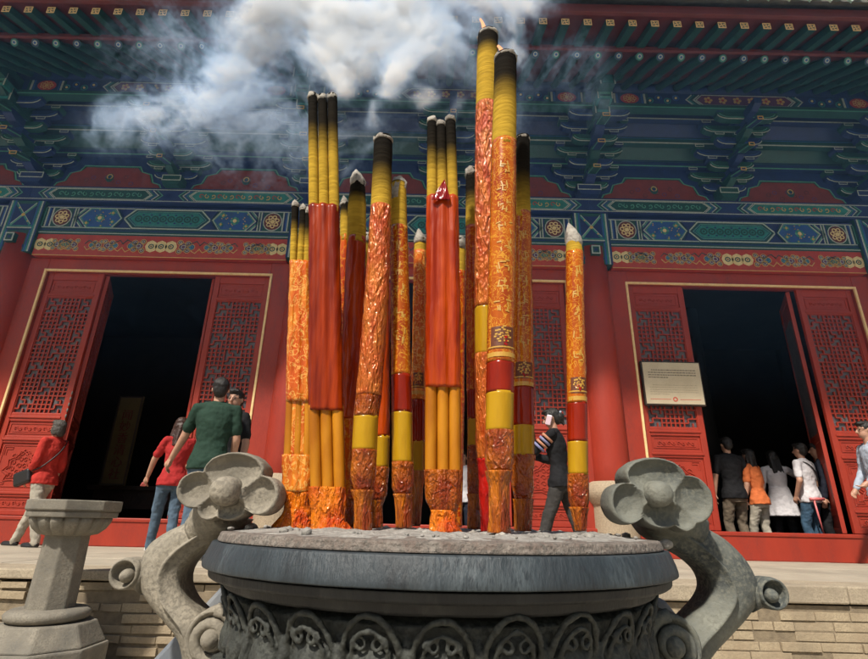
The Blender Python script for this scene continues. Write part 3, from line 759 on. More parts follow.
# roof tiles
rf = G()
rf.add([(-10, 4.5, 7.11), (10, 4.5, 7.11), (10, 10, 10.6), (-10, 10, 10.6), (-10, 4.5, 7.15), (10, 4.5, 7.15), (10, 10, 10.7), (-10, 10, 10.7)], [(0, 1, 2, 3), (7, 6, 5, 4), (0, 4, 5, 1), (1, 5, 6, 2), (2, 6, 7, 3), (3, 7, 4, 0)])
x = -9.9; n = 0
while x < 9.9:
    rf.tube([(x, 4.45, 7.17), (x, 10, 10.72)], .062, 10, 0); x += .25; n += 1
roof = rf.build('roof', 'tile_grey', hall, smooth=False)
g = G(); x = -9.9
while x < 9.9:
    g.lathe([(.02, .0), (.066, .0), (.07, .02), (.05, .028), (.0201, .03)], (x, 4.45, 7.17), 14, 0, 'Y')
    g.prism([(x+.06, 7.13), (x+.19, 7.13), (x+.17, 7.06), (x+.125, 7.0), (x+.08, 7.06)], 4.42, 4.44, 1)
    g.strip([(x+.065, 7.12), (x+.085, 7.055), (x+.125, 7.01), (x+.165, 7.055), (x+.185, 7.12)], .012, 4.414, 4.42, 2)
    x += .25
g.build('eave_tile_row', ['tile_grey', 'tile_glaze', 'white_line'], roof)
# upper wall, ceiling, interior
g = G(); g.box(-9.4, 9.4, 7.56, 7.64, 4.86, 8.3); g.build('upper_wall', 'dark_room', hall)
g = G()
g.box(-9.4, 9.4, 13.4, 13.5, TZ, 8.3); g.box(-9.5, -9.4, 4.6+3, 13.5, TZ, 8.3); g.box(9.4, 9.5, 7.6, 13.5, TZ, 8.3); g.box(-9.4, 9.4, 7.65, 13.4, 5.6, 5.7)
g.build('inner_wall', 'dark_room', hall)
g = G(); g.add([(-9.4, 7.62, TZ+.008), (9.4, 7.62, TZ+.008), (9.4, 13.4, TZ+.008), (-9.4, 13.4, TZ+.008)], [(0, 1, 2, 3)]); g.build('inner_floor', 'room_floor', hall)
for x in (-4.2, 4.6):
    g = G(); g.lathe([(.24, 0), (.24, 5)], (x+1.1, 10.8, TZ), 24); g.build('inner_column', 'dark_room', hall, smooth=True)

# ------------------------------------------------------------------ things at the hall
# notice board on the right door leaf
pA = at(643, 365, FY); pB = at(702, 402, FY)
nb = empty('notice_board', (3.5, FY+.02, 3.0), 'cream notice board with fine text in a dark frame hung on a lattice door', 'sign')
xa, xb = 3.14, 3.99; za, zb = zz(404, 650), zz(363, 650)
g = G(); g.box(xa-.02, xb+.02, FY-.035, FY+.03, za-.022, zb+.022); g.build('frame', 'wood_dark', nb, bevel=.006)
g = G(); g.box(xa, xb, FY-.041, FY-.036, za, zb, 3); random.seed(3); hh = zb-za
for r, (t, m) in enumerate(((.80, 0), (.74, 0), (.68, 0), (.62, 0), (.44, 1), (.385, 1), (.33, 1), (.275, 1), (.22, 1))):
    x = xa+.07+(.05 if r in (0, 4) else 0); end = xb-.07 if r not in (3, 8) else xa+.36
    while x < end:
        w = random.uniform(.012, .045); w = min(w, end-x)
        if w > .006: g.box(x, x+w, FY-.043, FY-.041, za+hh*t, za+hh*t+(.014 if m == 0 else .008), m)
        x += w+.009
for s in (0, 1):
    x = xa+.06 if s == 0 else xa+.5
    while x < (xa+.36 if s == 0 else xb-.06): g.box(x, x+.02, FY-.043, FY-.041, za+hh*.1, za+hh*.1+.01, 2); x += .028
g.ring((xa+xb)/2, za+hh*.11, .028, .016, FY-.0435, FY-.041, 2, 12)
g.build('board', ['ink', 'ink_soft', 'ink_red', 'sign_cream'], nb)
# hanging couplet board inside left door
cb = empty('couplet_board', at(125, 485, 9.6), 'tall dim gilt board with red characters standing inside the left doorway', 'board')
p0 = at(131, 396, 9.6); p1 = at(127, 486, 9.6); xc = p0.x+.02; wd = .23
g = G(); g.box(xc-wd, xc+wd, 9.6, 9.64, p1.z, p0.z); g.build('board', 'banner', cb, bevel=.01)
g = G(); g.strip([(xc-wd+.02, p1.z+.02), (xc+wd-.02, p1.z+.02), (xc+wd-.02, p0.z-.02), (xc-wd+.02, p0.z-.02)], .03, 9.588, 9.6, 0, True); g.build('border', 'wood_dark', cb)
chars = '闻妙香清心社'
hC = (p0.z-p1.z-.35)/len(chars)
for i, ch in enumerate(chars):
    cu = bpy.data.curves.new('character', 'FONT'); cu.body = ch; cu.size = hC*.98; cu.align_x = 'CENTER'; cu.align_y = 'CENTER'; cu.extrude = .004
    o = bpy.data.objects.new('character', cu); COL.objects.link(o); bpy.context.view_layer.update()
    me = bpy.data.meshes.new_from_object(o.evaluated_get(bpy.context.evaluated_depsgraph_get())); bpy.data.objects.remove(o)
    o = bpy.data.objects.new('character', me); COL.objects.link(o); me.materials.clear()
    o.location = Vector((xc, 9.592, p0.z-.3-hC*(i+.35)))-wloc(cb); o.rotation_euler = (pi/2, 0, 0); o.parent = cb; me.materials.append(M['banner_red'])
# altar table inside left doorway
al = empty('altar_table', (-4.9, 9.9, TZ), 'low dark altar table deep inside the left doorway', 'table')
g = G(); g.box(-6.3, -3.9, 9.9, 10.6, 1.42, 1.5); g.build('table_top', 'wood_dark', al, bevel=.01)
g = G(); g.box(-6.2, -4.0, 9.98, 10.02, 1.1, 1.418)
for k in range(7): g.ring(-6.0+k*.3, 1.26, .09, .02, 9.965, 9.98, 0, 10)
g.build('apron', 'wood_dark', al)
for x in (-6.2, -4.1):
    g = G(); g.box(x, x+.1, 9.96, 10.06, TZ, 1.1); g.build('leg', 'wood_dark', al)
# rope barrier in right doorway
rb_ = empty('rope_barrier', (5.95, 8.15, TZ), 'pink plastic barrier rail leaning beside the right doorway post', 'barrier')
a_, b_ = at(813, 501, 8.0), at(824, 532, 8.0)
g = G(); g.tube([at(810, 499, 7.9), at(824, 499, 7.9)], .022, 8); g.build('rail', 'pink_plastic', rb_, smooth=True)
g = G(); g.tube([at(814, 500, 7.9), at(824, 534, 7.9)], .013, 8); g.build('post', 'pink_plastic', rb_, smooth=True)

# ------------------------------------------------------------------ stone lamp pedestal at the left
ped = empty('stone_pedestal', (-2.55, 3.9, 0), 'octagonal grey stone pedestal with lotus-petal top standing below the terrace', 'pedestal')
PX = at(71, 505, 3.9).x; 
def octo(g, r0, r1, za, zb, n=8, m=0, rot=pi/8, c=(0, 0)):
    g.lathe([(r0, za), (r1, zb)], (c[0], c[1], 0), n, m, 'Z', lambda a, h, r: r)
    k = len(g.v)-2*n
    for i in range(k, len(g.v)):
        v = g.v[i]; d = Vector((v.x-c[0], v.y-c[1])); a = atan2(d.y, d.x)+rot; r = d.length
        g.v[i] = Vector((c[0]+r*cos(a), c[1]+r*sin(a), v.z))
C2 = (PX-.0, 3.95); zt = at(68, 499, 3.6).z; u = mpp(3.7, 1.0)
R8 = 41*u/cos(pi/8)
g = G(); octo(g, R8*.97, R8, zt-.075, zt-.07, c=C2); octo(g, R8, R8, zt-.0695, zt, c=C2); octo(g, R8*.95, R8*.96, zt-.115, zt-.0755, c=C2)
g.build('top_slab', 'pedestal', ped, bevel=.008)
g = G()
g.lathe([(R8*.42, -.235), (R8*.6, -.225), (R8*.74, -.19), (R8*.82, -.15), (R8*.85, -.118), (R8*.8, -.113)], (C2[0], C2[1], zt), 128, fn=lambda a, h, r: r*(1-.10*(1-abs(sin(a*8)))**2.5))
g.build('lotus_collar', 'pedestal', ped, smooth=True)
zb8 = at(55, 612, 3.85).z
xb8 = at(52, 605, 3.8).x; dxs = xb8-C2[0]
g = G(); octo(g, .15, .138, zb8, zt-.2, c=(C2[0]+.0, C2[1])); g.build('shaft', 'pedestal', ped, bevel=.008)
g = G(); g.lathe([(.17, .004), (.22, 0), (.24, -.012), (.252, -.03), (.245, -.055), (.225, -.07)], (C2[0]+.0, C2[1], zb8+.01), 32); g.build('base_ring', 'pedestal', ped, smooth=True)
g = G(); octo(g, .36, .28, zb8-.2, zb8-.066, c=(C2[0]+.02, C2[1])); octo(g, .38, .38, 0, zb8-.201, c=(C2[0]+.02, C2[1])); g.build('base_block', 'pedestal', ped, bevel=.012)

# ------------------------------------------------------------------ incense burner
BC = Vector((.028, 1.6)); RB = .614
bur = empty('incense_burner', (BC.x, BC.y, 0), 'large round carved stone incense burner with scrolled flower handles', 'incense burner')
g = G()
prof = [(.5, .93), (.55, .9445), (RB-.03, .945), (RB-.012, .9445), (RB-.008, .9435), (RB-.0065, .942), (RB-.005, .939), (RB+.003, .915), (RB+.007, .9), (RB+.0075, .8915), (RB+.007, .8895), (RB+.005, .8885), (RB-.0, .888), (RB-.03, .885)]
g.lathe(prof, (BC.x, BC.y, 0), 180, 0, fn=lambda a, h, r: r+.003*noise.noise((cos(a)*9, sin(a)*9, h*20)))
g.build('rim_band', 'slate', bur, smooth=True)
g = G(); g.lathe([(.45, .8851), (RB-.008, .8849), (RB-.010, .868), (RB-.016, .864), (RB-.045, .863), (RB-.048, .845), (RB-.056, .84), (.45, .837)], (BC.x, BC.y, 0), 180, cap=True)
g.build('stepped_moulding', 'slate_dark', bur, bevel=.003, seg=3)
# lotus neck with carved petals
g = G(); g.lathe([(.5, .836), (.535, .82), (.52, .76), (.48, .7), (.42, .66), (.4, .6)], (BC.x, BC.y, 0), 64)
NP = 26
for i in range(NP):
    a = 2*pi*(i+.5)/NP; d = Vector((cos(a), sin(a), 0)); t = Vector((-sin(a), cos(a), 0))
    rr0 = .541
    jz = random.uniform(-.006, .006)
    for sc_, tk, off in ((1, .012, .002), (.66, .01, .012)):
        pts = []
        for q in range(15):
            th = -.25*pi+1.5*pi*q/14
            wx = .055*sc_*cos(th); wz = .07*sc_*sin(th)
            zc = .765+jz+wz*1.05; slope = (zc-.765)*.42
            p = Vector((BC.x, BC.y, 0))+d*(rr0-.01+slope+off*.8)+t*wx; p.z = zc; pts.append(p)
        g.tube(pts, [(.0065 if sc_ > .8 else .0048)*(1+.35*noise.noise((q*.7, i*3.1, sc_))) for q in range(15)], 8)
    for s in (-1, 1):     # little curls in the petal
        pts = []
        for q in range(9):
            th = q*.8; r_ = .017*(1-q/11)
            p = Vector((BC.x, BC.y, 0))+d*(rr0+.012)+t*(s*(.018+r_*cos(th))); p.z = .79+r_*sin(th); pts.append(p)
        g.tube(pts, .0045, 5)
    c_ = Vector((BC.x, BC.y, .76))+d*(rr0-.018)
    g.ell(c_, (.05, .028, .066), n=12, rot=Matrix.Rotation(a-pi/2, 3, 'Z') @ Matrix.Rotation(.35, 3, 'X'))
    # gap leaf
    a2 = a+pi/NP; d2 = Vector((cos(a2), sin(a2), 0)); c2 = Vector((BC.x, BC.y, .77))+d2*(rr0-.015)
    g.ell(c2, (.016, .02, .07), n=8, rot=Matrix.Rotation(a2-pi/2, 3, 'Z') @ Matrix.Rotation(.35, 3, 'X'))
g.build('lotus_neck', 'slate_neck', bur, smooth=True, remesh=.0032, smoothn=1, disp=.006, dscale=.02)
g = G(); g.lathe([(.4, .695), (.5, .7), (.56, .685), (.585, .655), (.57, .62), (.5, .58), (.46, .5), (.5, .42), (.62, .36), (.7, .3), (.72, .12), (.8, .1), (.82, 0)], (BC.x, BC.y, 0), 72, fn=lambda a, h, r: r*(1+.012*cos(26*a)) if .57 < h < .7 else r)
g.build('lower_bowl', 'slate_neck', bur, smooth=True, bevel=.0)
# disc and ash on top
g = G()
def rimr(a, h, r): return r+.006*noise.noise((cos(a)*4, sin(a)*4, h*9))
g.lathe([(.35, .945), (.596, .946), (.592, .958), (.59, .966), (.5, .971), (.3, .972)], (BC.x, BC.y, 0), 90, fn=rimr)
g.build('top_slab', 'concrete', bur, bevel=.004)
g = G(); nn_ = 46; vs = []; fs = []
for j in range(nn_):
    for i in range(nn_):
        x = (i/(nn_-1)-.5)*1.1; y = (j/(nn_-1)-.5)*1.1; r = hypot(x, y)
        if r > .56: s_ = .56/r; x *= s_; y *= s_; r = .56
        z = .971+(.009*noise.noise((x*14, y*14, 3))+.008*noise.noise((x*40, y*40, 1))+.008)*min(1, (.57-r)*9)-.004
        vs.append((BC.x+x, BC.y+y, z))
for j in range(nn_-1):
    for i in range(nn_-1): fs.append((j*nn_+i, j*nn_+i+1, (j+1)*nn_+i+1, (j+1)*nn_+i))
g.add(vs, fs)
random.seed(11)
for k in range(260):
    a = random.uniform(0, 2*pi); r = .57*sqrt(random.random()); s_ = random.choice((.003, .004, .006, .008, .012))
    g.ell((BC.x+r*cos(a), BC.y+r*sin(a), .974), (s_*random.uniform(.8, 1.8), s_, s_*random.uniform(.5, .9)), n=6, m=random.choice((0, 0, 0, 1)), rot=Matrix.Rotation(random.uniform(0, 3), 3, 'Z'))
tag(g.build('ash', ['ash', 'ash_tip'], smooth=True), kind='stuff')
for (px, py, w, lab) in ((249, 528, 17, 'pale broken stone lump lying on the rim beside the left handle'), (665, 544, 16, 'broken corner of concrete lying at the right end of the slab')):
    p = at(px, py, 1.62 if px < 400 else 1.45); r = w/2*mpp(p.y, 1)
    g = G(); g.ell((p.x, p.y, p.z), (r, r*.8, r*.55), n=12)
    tag(g.build('stone_lump', 'ash', smooth=True, disp=.012, dscale=.03), lab, 'stone')
for k, (px, l) in enumerate(((290, 0), (405, 1), (457, 2))): pass

# handles
def handle(side):
    L_ = side < 0; mt = 'handle_stone' if L_ else 'handle_stone_green'
    Yf = 1.50; Yb = 1.655
    if L_:
        O = [(196, 508), (188.6, 520), (163, 533), (145, 547), (137, 568), (139, 590), (148.5, 606), (163, 623), (177, 642), (182, 668)]
        R = [(222, 514), (218, 525), (195, 537), (174, 552), (161, 568), (157, 585), (161, 602), (172, 617), (182, 632), (194, 664)]
        I = [(246, 520), (236, 530), (214, 543), (192, 558), (181, 573), (180, 588), (187, 603), (199, 615), (210, 628), (216, 660)]
    else:
        O = [(690, 508), (708, 527), (728.5, 540), (748.8, 560), (760, 582), (761, 601), (750.6, 617.5), (732, 637.7), (716, 655), (700, 680)]
        R = [(666, 512), (681, 530), (698, 543), (714, 556), (727, 571), (735, 588), (735, 604), (722, 625), (704, 645), (690, 670)]
        I = [(638, 520), (650, 536), (672, 549), (693, 560), (708, 573), (713, 588), (707, 602), (692, 618), (676, 634), (664, 660)]
    if not L_:
        pass
    n = len(O); k = 7
    def pw(l, Y): return smooth_path([at(p[0], p[1], Y) for p in l], k)
    o_, r_, i_ = pw(O, Yf+.04), pw(R, Yf), pw(I, Yf+.012)
    g = G(); vs = []
    for a, b, c in zip(o_, r_, i_):
        outw = (a-c); outw.y = 0; W_ = outw.length; ou = outw/W_
        def fr_(p, q, t): return p+(q-p)*t
        sec = [a, fr_(a, b, .45)+Vector((0, -.008, 0)), fr_(a, b, .84)+Vector((0, .001, 0)), fr_(a, b, .93)+Vector((0, .011, 0)), b+Vector((0, -.012, 0)), fr_(b, c, .13)+Vector((0, -.011, 0)),
               fr_(b, c, .35)+Vector((0, .004, 0)), c+Vector((0, .003, 0)), Vector((c.x, Yf+.06, c.z))+ou*.012, Vector((c.x, Yb-.03, c.z))+ou*.012, Vector((c.x, Yb, c.z))-ou*-.02, Vector((a.x, Yb, a.z))-ou*.03, Vector((a.x, Yb-.04, a.z))+ou*.004, Vector((a.x, Yf+.09, a.z))+ou*.012]
        vs += sec
    ns = 14
    fs = [(j*ns+i, j*ns+(i+1) % ns, (j+1)*ns+(i+1) % ns, (j+1)*ns+i) for j in range(len(o_)-1) for i in range(ns)]
    fs += [list(range(ns)), list(range((len(o_)-1)*ns, len(o_)*ns))[::-1]]
    g.add(vs, fs)
    body = g.build('handle', mt, bur, smooth=True, sub=1)
    body['label'] = 'warm tan stone handle' if L_ else 'grey-green weathered stone handle'
    # flower
    Y_ = 1.40; u = mpp(Y_, 1.0)
    if L_:
        kc = (226.5, 491); pet = [(194, 489, 19, 17), (233, 470, 31, 17.5), (260, 495, 18, 18), (208, 508, 12, 11), (228, 508, 17, 11)]
    else:
        kc = (657, 494); pet = [(657, 475, 31, 17), (628, 503, 17, 19), (662, 514, 20, 13), (695, 499, 20, 22), (686, 517, 13, 13)]
    c0 = at(kc[0], kc[1], Y_)
    P = []
    for (x, z, rx, rz) in pet:
        p = at(x, z, Y_); P.append((p.x-c0.x, p.z-c0.z, rx*u, rz*u*1.06))
    g = G(); NT = 120; NR = 22; vs = []; fs = []
    def inside(x, z): return max(1-((x-a)/c)**2-((z-b)/d)**2 for a, b, c, d in P)
    def bound(th):
        best = .02
        for q in range(1, 150):
            r = q*.001
            if inside(r*cos(th), r*sin(th)) > 0: best = r
        return best
    rbs = [bound(2*pi*i/NT) for i in range(NT)]
    for j in range(NR+1):
        s_ = j/NR
        for i in range(NT):
            th = 2*pi*i/NT; r = rbs[i]*s_; x, z = r*cos(th), r*sin(th)
            t = 0; t = max(0, inside(x, z))
            dep = .024*(min(1, t*1.3))**.7
            if s_ > .93: dep = min(dep, .002)+(.006 if s_ > .99 else 0)
            bend = .0
            
            vs.append((c0.x+x, Y_+dep+bend, c0.z+z))
    layers = [(1.02, .02), (1.03, .06), (.98, .1), (.86, .13), (.5, .14), (.0001, .14)]
    for sc_, dy in layers:
        for i in range(NT):
            th = 2*pi*i/NT; r = rbs[i]*sc_; bend = 0
            vs.append((c0.x+r*cos(th), Y_+dy+bend, c0.z+r*sin(th)))
    T = NR+1+len(layers)
    fs = [(j*NT+i, j*NT+(i+1) % NT, (j+1)*NT+(i+1) % NT, (j+1)*NT+i) for j in range(T-1) for i in range(NT)]
    g.add(vs, fs)
    f_ = g.build('flower', mt, bur, smooth=True, smoothn=0)
    g = G(); kr = (14.5 if L_ else 13)*u
    g.lathe([(kr*1.05, -.03), (kr*1.02, .01), (kr*.95, .035), (kr*.86, .045), (kr*.6, .053), (kr*.25, .056), (.001, .057)], (c0.x, Y_+.012, c0.z), 36, 0, 'Y')
    g.build('knob', mt, f_, smooth=True)
    # neck joining flower and handle
    g = G(); a = at(228 if L_ else 655, 505, 1.5); b = at(205 if L_ else 690, 530, 1.56)
    g.tube(smooth_path([a, (a+b)/2+Vector((0, 0, .005)), b], 5), [.07]*4+[.065]*4+[.06]*3, 14); g.build('neck', mt, bur, smooth=True)
    # bottom scroll
    cc = at(209, 640, 1.46) if L_ else at(676, 648, 1.46); sr = (27 if L_ else 29)*mpp(1.46, .8)
    g = G(); g.lathe([(sr*1.0, -.15), (sr*1.05, -.05), (sr, .0), (sr*.9, .01), (sr*.8, .002), (sr*.74, -.008), (.001, -.006)], (cc.x, cc.y+.02, cc.z), 40, 0, 'Y')
    sg = 1 if L_ else -1
    pts = []; rad = []
    for q in range(34):
        t = q/33; th = (pi*.5+t*3.6*pi); r = sr*.88*(1-t)**.9+.004
        pts.append((cc.x-sg*r*cos(th), cc.y+.022-.012*t, cc.z+r*sin(th)*1.0)); rad.append(.017*(1-t*.35))
    g.tube(pts, rad, 10)
    g.ell((cc.x, cc.y+.012, cc.z), (sr*.36, .03, sr*.36), n=16)
    g.build('scroll', mt, bur, smooth=True)
    # outer curl
    cc = at(123, 574, 1.52) if L_ else at(775, 594, 1.52); r0 = 15*mpp(1.5, .85)
    g = G()
    g.lathe([(r0*.45, -.13), (r0*.8, -.10), (r0*1.0, -.05), (r0*1.03, -.01), (r0*.98, .008), (r0*.86, .013), (r0*.76, .004), (r0*.66, -.012), (r0*.4, -.02), (.001, -.022)], (cc.x, cc.y+.01, cc.z), 36, 0, 'Y')
    g.ell((cc.x+sg*r0*.18, cc.y+.012, cc.z-r0*.12), (r0*.46, .028, r0*.46), n=20)
    inn = at(150, 577, 1.57) if L_ else at(745, 594, 1.57)
    g.tube([(cc.x+sg*.012, cc.y+.055, cc.z), tuple(inn)], [r0*.95, r0*1.15], 14)
    g.build('curl', mt, bur, smooth=True)
    # slanting rear buttress of the burner foot
    if L_: q = [(222, 585), (150, 662), (120, 720), (215, 720), (240, 600)]
    else: q = [(655, 596), (666, 600), (705, 650), (740, 720), (650, 720)]
    pf = [at(a, b, 1.78) for a, b in q]
    g = G(); n_ = len(pf); g.prism([(p.x, p.z) for p in pf], 1.78, 1.95)
    g.build('buttress', 'marble_blue', bur, bevel=.012)
handle(-1); handle(1)
g = G(); bx = BC.x

# ------------------------------------------------------------------ incense
ASHZ = .975
YEL = (.44, .275, .03); BLK = (.006, .005, .004); DY_ = (.3, .19, .02)
def lerp(a, b, t): return tuple(x+(y-x)*t for x, y in zip(a, b))
def centre(sts, Y0, tilt=0):
    """stations (px,py,width px) -> (point, radius), on depth Y"""
    out = []
    for px, py, w in sts:
        p = at(px, py, Y0); out.append((p, w/2*mpp(Y0, p.z)))
    return out
def interp(sts, py):
    for a, b in zip(sts, sts[1:]):
        if a[1] <= py <= b[1]:
            t = (py-a[1])/(b[1]-a[1]); return tuple(a[i]+(b[i]-a[i])*t for i in range(3))
    return sts[0] if py < sts[0][1] else sts[-1]
def ringmesh(g, sts, Y0, y0, y1, m=0, seg=24, crink=.03, grow=1., flat=1., cscale=30, colfn=None, seed=0, step=3.2, cap=True, sect=None, foot=None):
    """surface of revolution following the stick axis between photo rows y0..y1"""
    n = max(2, int((y1-y0)/step)); prof = []; cols = []; base = len(g.v); vs = []
    for j in range(n+1):
        py = y0+(y1-y0)*j/n; px, _, w = interp(sts, py); p = at(px, py, Y0); r = w/2*mpp(Y0, p.z)*grow
        for i in range(seg):
            a = 2*pi*i/seg
            k = 1+crink*2*noise.noise((cos(a)*1.5+seed, sin(a)*1.5, p.z*cscale))+crink*noise.noise((cos(a)*5+seed, sin(a)*5, p.z*cscale*.5))
            ca, sa = cos(a), sin(a)
            if sect: ca, sa = sect(a)
            vs.append((p.x+r*k*ca, p.y+r*k*flat*sa, p.z))
            if colfn: cols.append(colfn(py))
    fs = [(j*seg+i, j*seg+(i+1) % seg, (j+1)*seg+(i+1) % seg, (j+1)*seg+i) for j in range(n) for i in range(seg)]
    if cap: fs += [list(range(seg)), list(range(n*seg, (n+1)*seg))]
    g.add(vs, fs, m, cols if colfn else None)
def stick(label, Y0, sts, segs, top='char', char=40, tip=None, tilt=0, seed=0, flame=None, face=None, strip_=None, name='incense_stick', three=False, cat='incense stick', group='giant incense sticks burning in the stone burner', tops=None, flag=False, cores=None):
    base = at(sts[-1][0], sts[-1][1], Y0); root = empty(name, (base.x, base.y, ASHZ), label, cat, group)
    flat = .5 if three else 1.
    y0 = sts[0][1]
    # core
    def corec(ytop, ch):
        def f(py):
            t = (py-ytop)/ch
            if t < .45: return lerp(BLK, (.012, .009, .005), max(0, t)/.45)
            if t < 1.: return lerp((.012, .009, .005), YEL, ((t-.45)/.55)**1.3)
            return YEL
        return f
    ends = segs[0][0]
    if not three:
        g = G(); ringmesh(g, sts, Y0, y0, ends+6, 0, 26, .008, 1, 1, 20, corec(y0, char), seed, step=2.5)
        g.build('core', 'core', root, smooth=True)
    else:
        for i, (tx, ty, w) in enumerate(tops):
            xe, _, we = interp(sts, ends+6); off = (i-1)*we/3.05
            s3 = [(tx, ty, w), (xe+off, ends+6, we/3.05)]
            g = G(); ringmesh(g, s3, Y0, ty, ends+6, 0, 18, .01, 1, 1, 20, corec(ty, char), seed+i, step=2.5)
            g.build('core', 'core', root, smooth=True)
    # ash tips
    tl = tops if three else [(sts[0][0], sts[0][1], sts[0][2])]
    for i, (tx, ty, w) in enumerate(tl):
        kind, hgt = tip or ('flat', 3)
        if kind == 'point': hgt *= .78
        p = at(tx, ty, Y0); u = mpp(Y0, p.z); r = w/2*u; h = hgt*u/cos(.6)
        g = G()
        if kind == 'point':
            dxt = random.uniform(-.3, .3)*r
            pr = [(r*1.05, -h*.45), (r*1.08, -h*.2), (r*1.05, h*.1), (r*.86, h*.38), (r*.58, h*.65), (r*.3, h*.85), (r*.12, h*1.0), (.001, h*1.04)]
        else:
            pr = [(r*1.02, -h*1.2), (r*1.05, -h*.5), (r*.97, 0), (r*.7, h*.35), (r*.3, h*.2), (.001, h*.1)]
        g.lathe(pr, tuple(p), 20, fn=lambda a, hh, rr_: rr_*(1+(.1 if hh < 0 else .4)*noise.noise((cos(a)*2+seed, sin(a)*2+i, hh*30))))
        if kind == 'point':
            sk = random.choice((-1, 1))*.55
            for v in g.v:
                if v.z > p.z: v.x += sk*(v.z-p.z)*.35
        for q in range(5):
            a = random.uniform(0, 6.28); rr_ = r*.6
            g.ell((p.x+rr_*cos(a), p.y+rr_*sin(a), p.z+h*.05), (r*.3, r*.3, min(h, r)*.4), n=6)
        g.build('ash_tip', 'ash_tip', root, smooth=True, disp=r*.25, dscale=.02)
    # wrapper segments
    def sect3(a):
        c, s_ = cos(a), sin(a)
        k = 2.8; d = (abs(c)**k+abs(s_)**k)**(1/k); c /= d; s_ /= d
        return c, s_*(.9+.16*cos(3*pi*c))
    def lettering(g):    # column of gold brush characters printed down the wrapper
        ya, yb = strip_; n_ = max(3, int((yb-ya)/19)); random.seed(int(seed*10)+1)
        for k in range(n_):
            yc = ya+(yb-ya)*(k+.5)/n_; px, _, w = interp(sts, yc); p = at(px, yc, Y0); r = w/2*mpp(Y0, p.z)*1.05
            hh = .017
            for t in range(7):
                u0, v0 = random.uniform(-.5, .5), random.uniform(-1, 1)*hh
                if t % 2: du, dv = random.uniform(.2, .45), random.uniform(-.2, .2)*hh
                else: du, dv = random.uniform(-.12, .12), random.uniform(.6, 1.3)*hh
                L0 = Vector((du*r, dv)); nrm = Vector((-L0.y, L0.x)).normalized()*.0019
                vs = []
                for e_ in (0, .5, 1):
                    for sg in (-1, 1):
                        uu = u0+du*(e_-.5)+sg*nrm.x/r; zz_ = v0+dv*(e_-.5)+sg*nrm.y
                        a = -pi/2+uu; vs.append((p.x+r*cos(a), p.y+r*sin(a), p.z+zz_))
                g.add(vs, [(0, 1, 3, 2), (2, 3, 5, 4)], 1)
    for si, (ya, yb, nm, mt, cr, gr) in enumerate(segs):
        if nm == 'cores':
            for i in range(3):
                def sh(st, i=i): return [(x+(i-1)*w/3.05, y_, w/3.02) for x, y_, w in st]
                g = G(); ringmesh(g, sh(sts), Y0, ya-3, yb+3, 0, 16, .012, 1, 1, 18, None, seed+i); g.build('inner_stick', mt, root, smooth=True)
            continue
        g = G(); ringmesh(g, sts, Y0, ya, yb, 0, 40 if cr > .02 else 28, cr, gr, flat, 26, None, seed+si*3.3, step=2.2 if cr > .03 else 3, sect=sect3 if three else None, cap=True)
        if si == 0 and strip_: lettering(g)
        g.build(nm, [mt, 'paper_gold'], root, smooth=True)
    if face:      # printed medallion with dragon head and gold border under the text strip
        ya, yb = face; px, _, w = interp(sts, ya); 
        g = G(); p = at(px, ya, Y0); q = at(interp(sts, yb)[0], yb, Y0); r = w/2*mpp(Y0, p.z)*1.035
        def onc(u_, z_, lift=1.): # wrap onto cylinder
            a = -pi/2+u_; c_ = p+(q-p)*((p.z-z_)/(p.z-q.z)); return (c_.x+r*lift*cos(a), c_.y+r*lift*sin(a), z_)
        def patch(us, zs, m, lift):
            vs = [onc(u_, z_, lift) for z_ in zs for u_ in us]; nu = len(us)
            g.add(vs, [(j*nu+i, j*nu+i+1, (j+1)*nu+i+1, (j+1)*nu+i) for j in range(len(zs)-1) for i in range(nu-1)], m)
        us = [-1.15+2.3*i/12 for i in range(13)]
        H_ = p.z-q.z
        patch(us, [q.z-.012, q.z], 0, 1.01); patch(us, [q.z+.012, q.z+.016], 0, 1.01)
        patch([u_*.75 for u_ in us], [q.z+H_*.12, q.z+H_*.45, q.z+H_*.8], 1, 1.005)
        for k in range(34):
            a = k*2.4; rr_ = .42*sqrt(k/34); uu = rr_*1.5*cos(a); zz_ = q.z+H_*(.55+.62*rr_*sin(a)); d_ = random.uniform(.05, .12)
            patch([uu-d_, uu+d_], [zz_-.002, zz_+.0025], 0 if k % 3 else 1, 1.015+.0005*k)
        for k in range(6):
            uu = random.uniform(-.3, .3); zz_ = q.z+H_*random.uniform(.2, .5); patch([uu-.06, uu+.06], [zz_-.003, zz_+.003], 2, 1.035)
        g.build('printed_emblem', ['paper_gold', 'paper_dark', 'film_crimson'], root)
    if flame:
        p = at(sts[0][0]+flame[0], sts[0][1]-1, Y0); u = mpp(Y0, p.z); h = flame[1]*u*1.35; g = G()
        pts = [(p.x, p.y, p.z-.005), (p.x-.002, p.y, p.z+h*.25), (p.x-.006, p.y, p.z+h*.55), (p.x-.011, p.y, p.z+h*.8), (p.x-.018, p.y, p.z+h)]
        g.tube(smooth_path(pts, 4), [.004+.0065*sin(pi*min(1, t/16*.9+.12))*(1-t/18) for t in range(17)], 10); g.build('flame', 'flame', root, smooth=True)
    if flag:
        px = interp(sts, ends)[0]; a, b, c = at(px-11, ends+1, Y0-.035), at(px+2, ends-19, Y0-.035), at(px+8, ends+1, Y0-.035)
        g = G(); g.add([a, b, c, a+Vector((0, .004, 0)), b+Vector((0, .004, 0)), c+Vector((0, .004, 0))], [(0, 1, 2), (5, 4, 3), (0, 3, 4, 1), (1, 4, 5, 2), (2, 5, 3, 0)]); g.build('paper_corner', 'film_crimson', root)
    return root
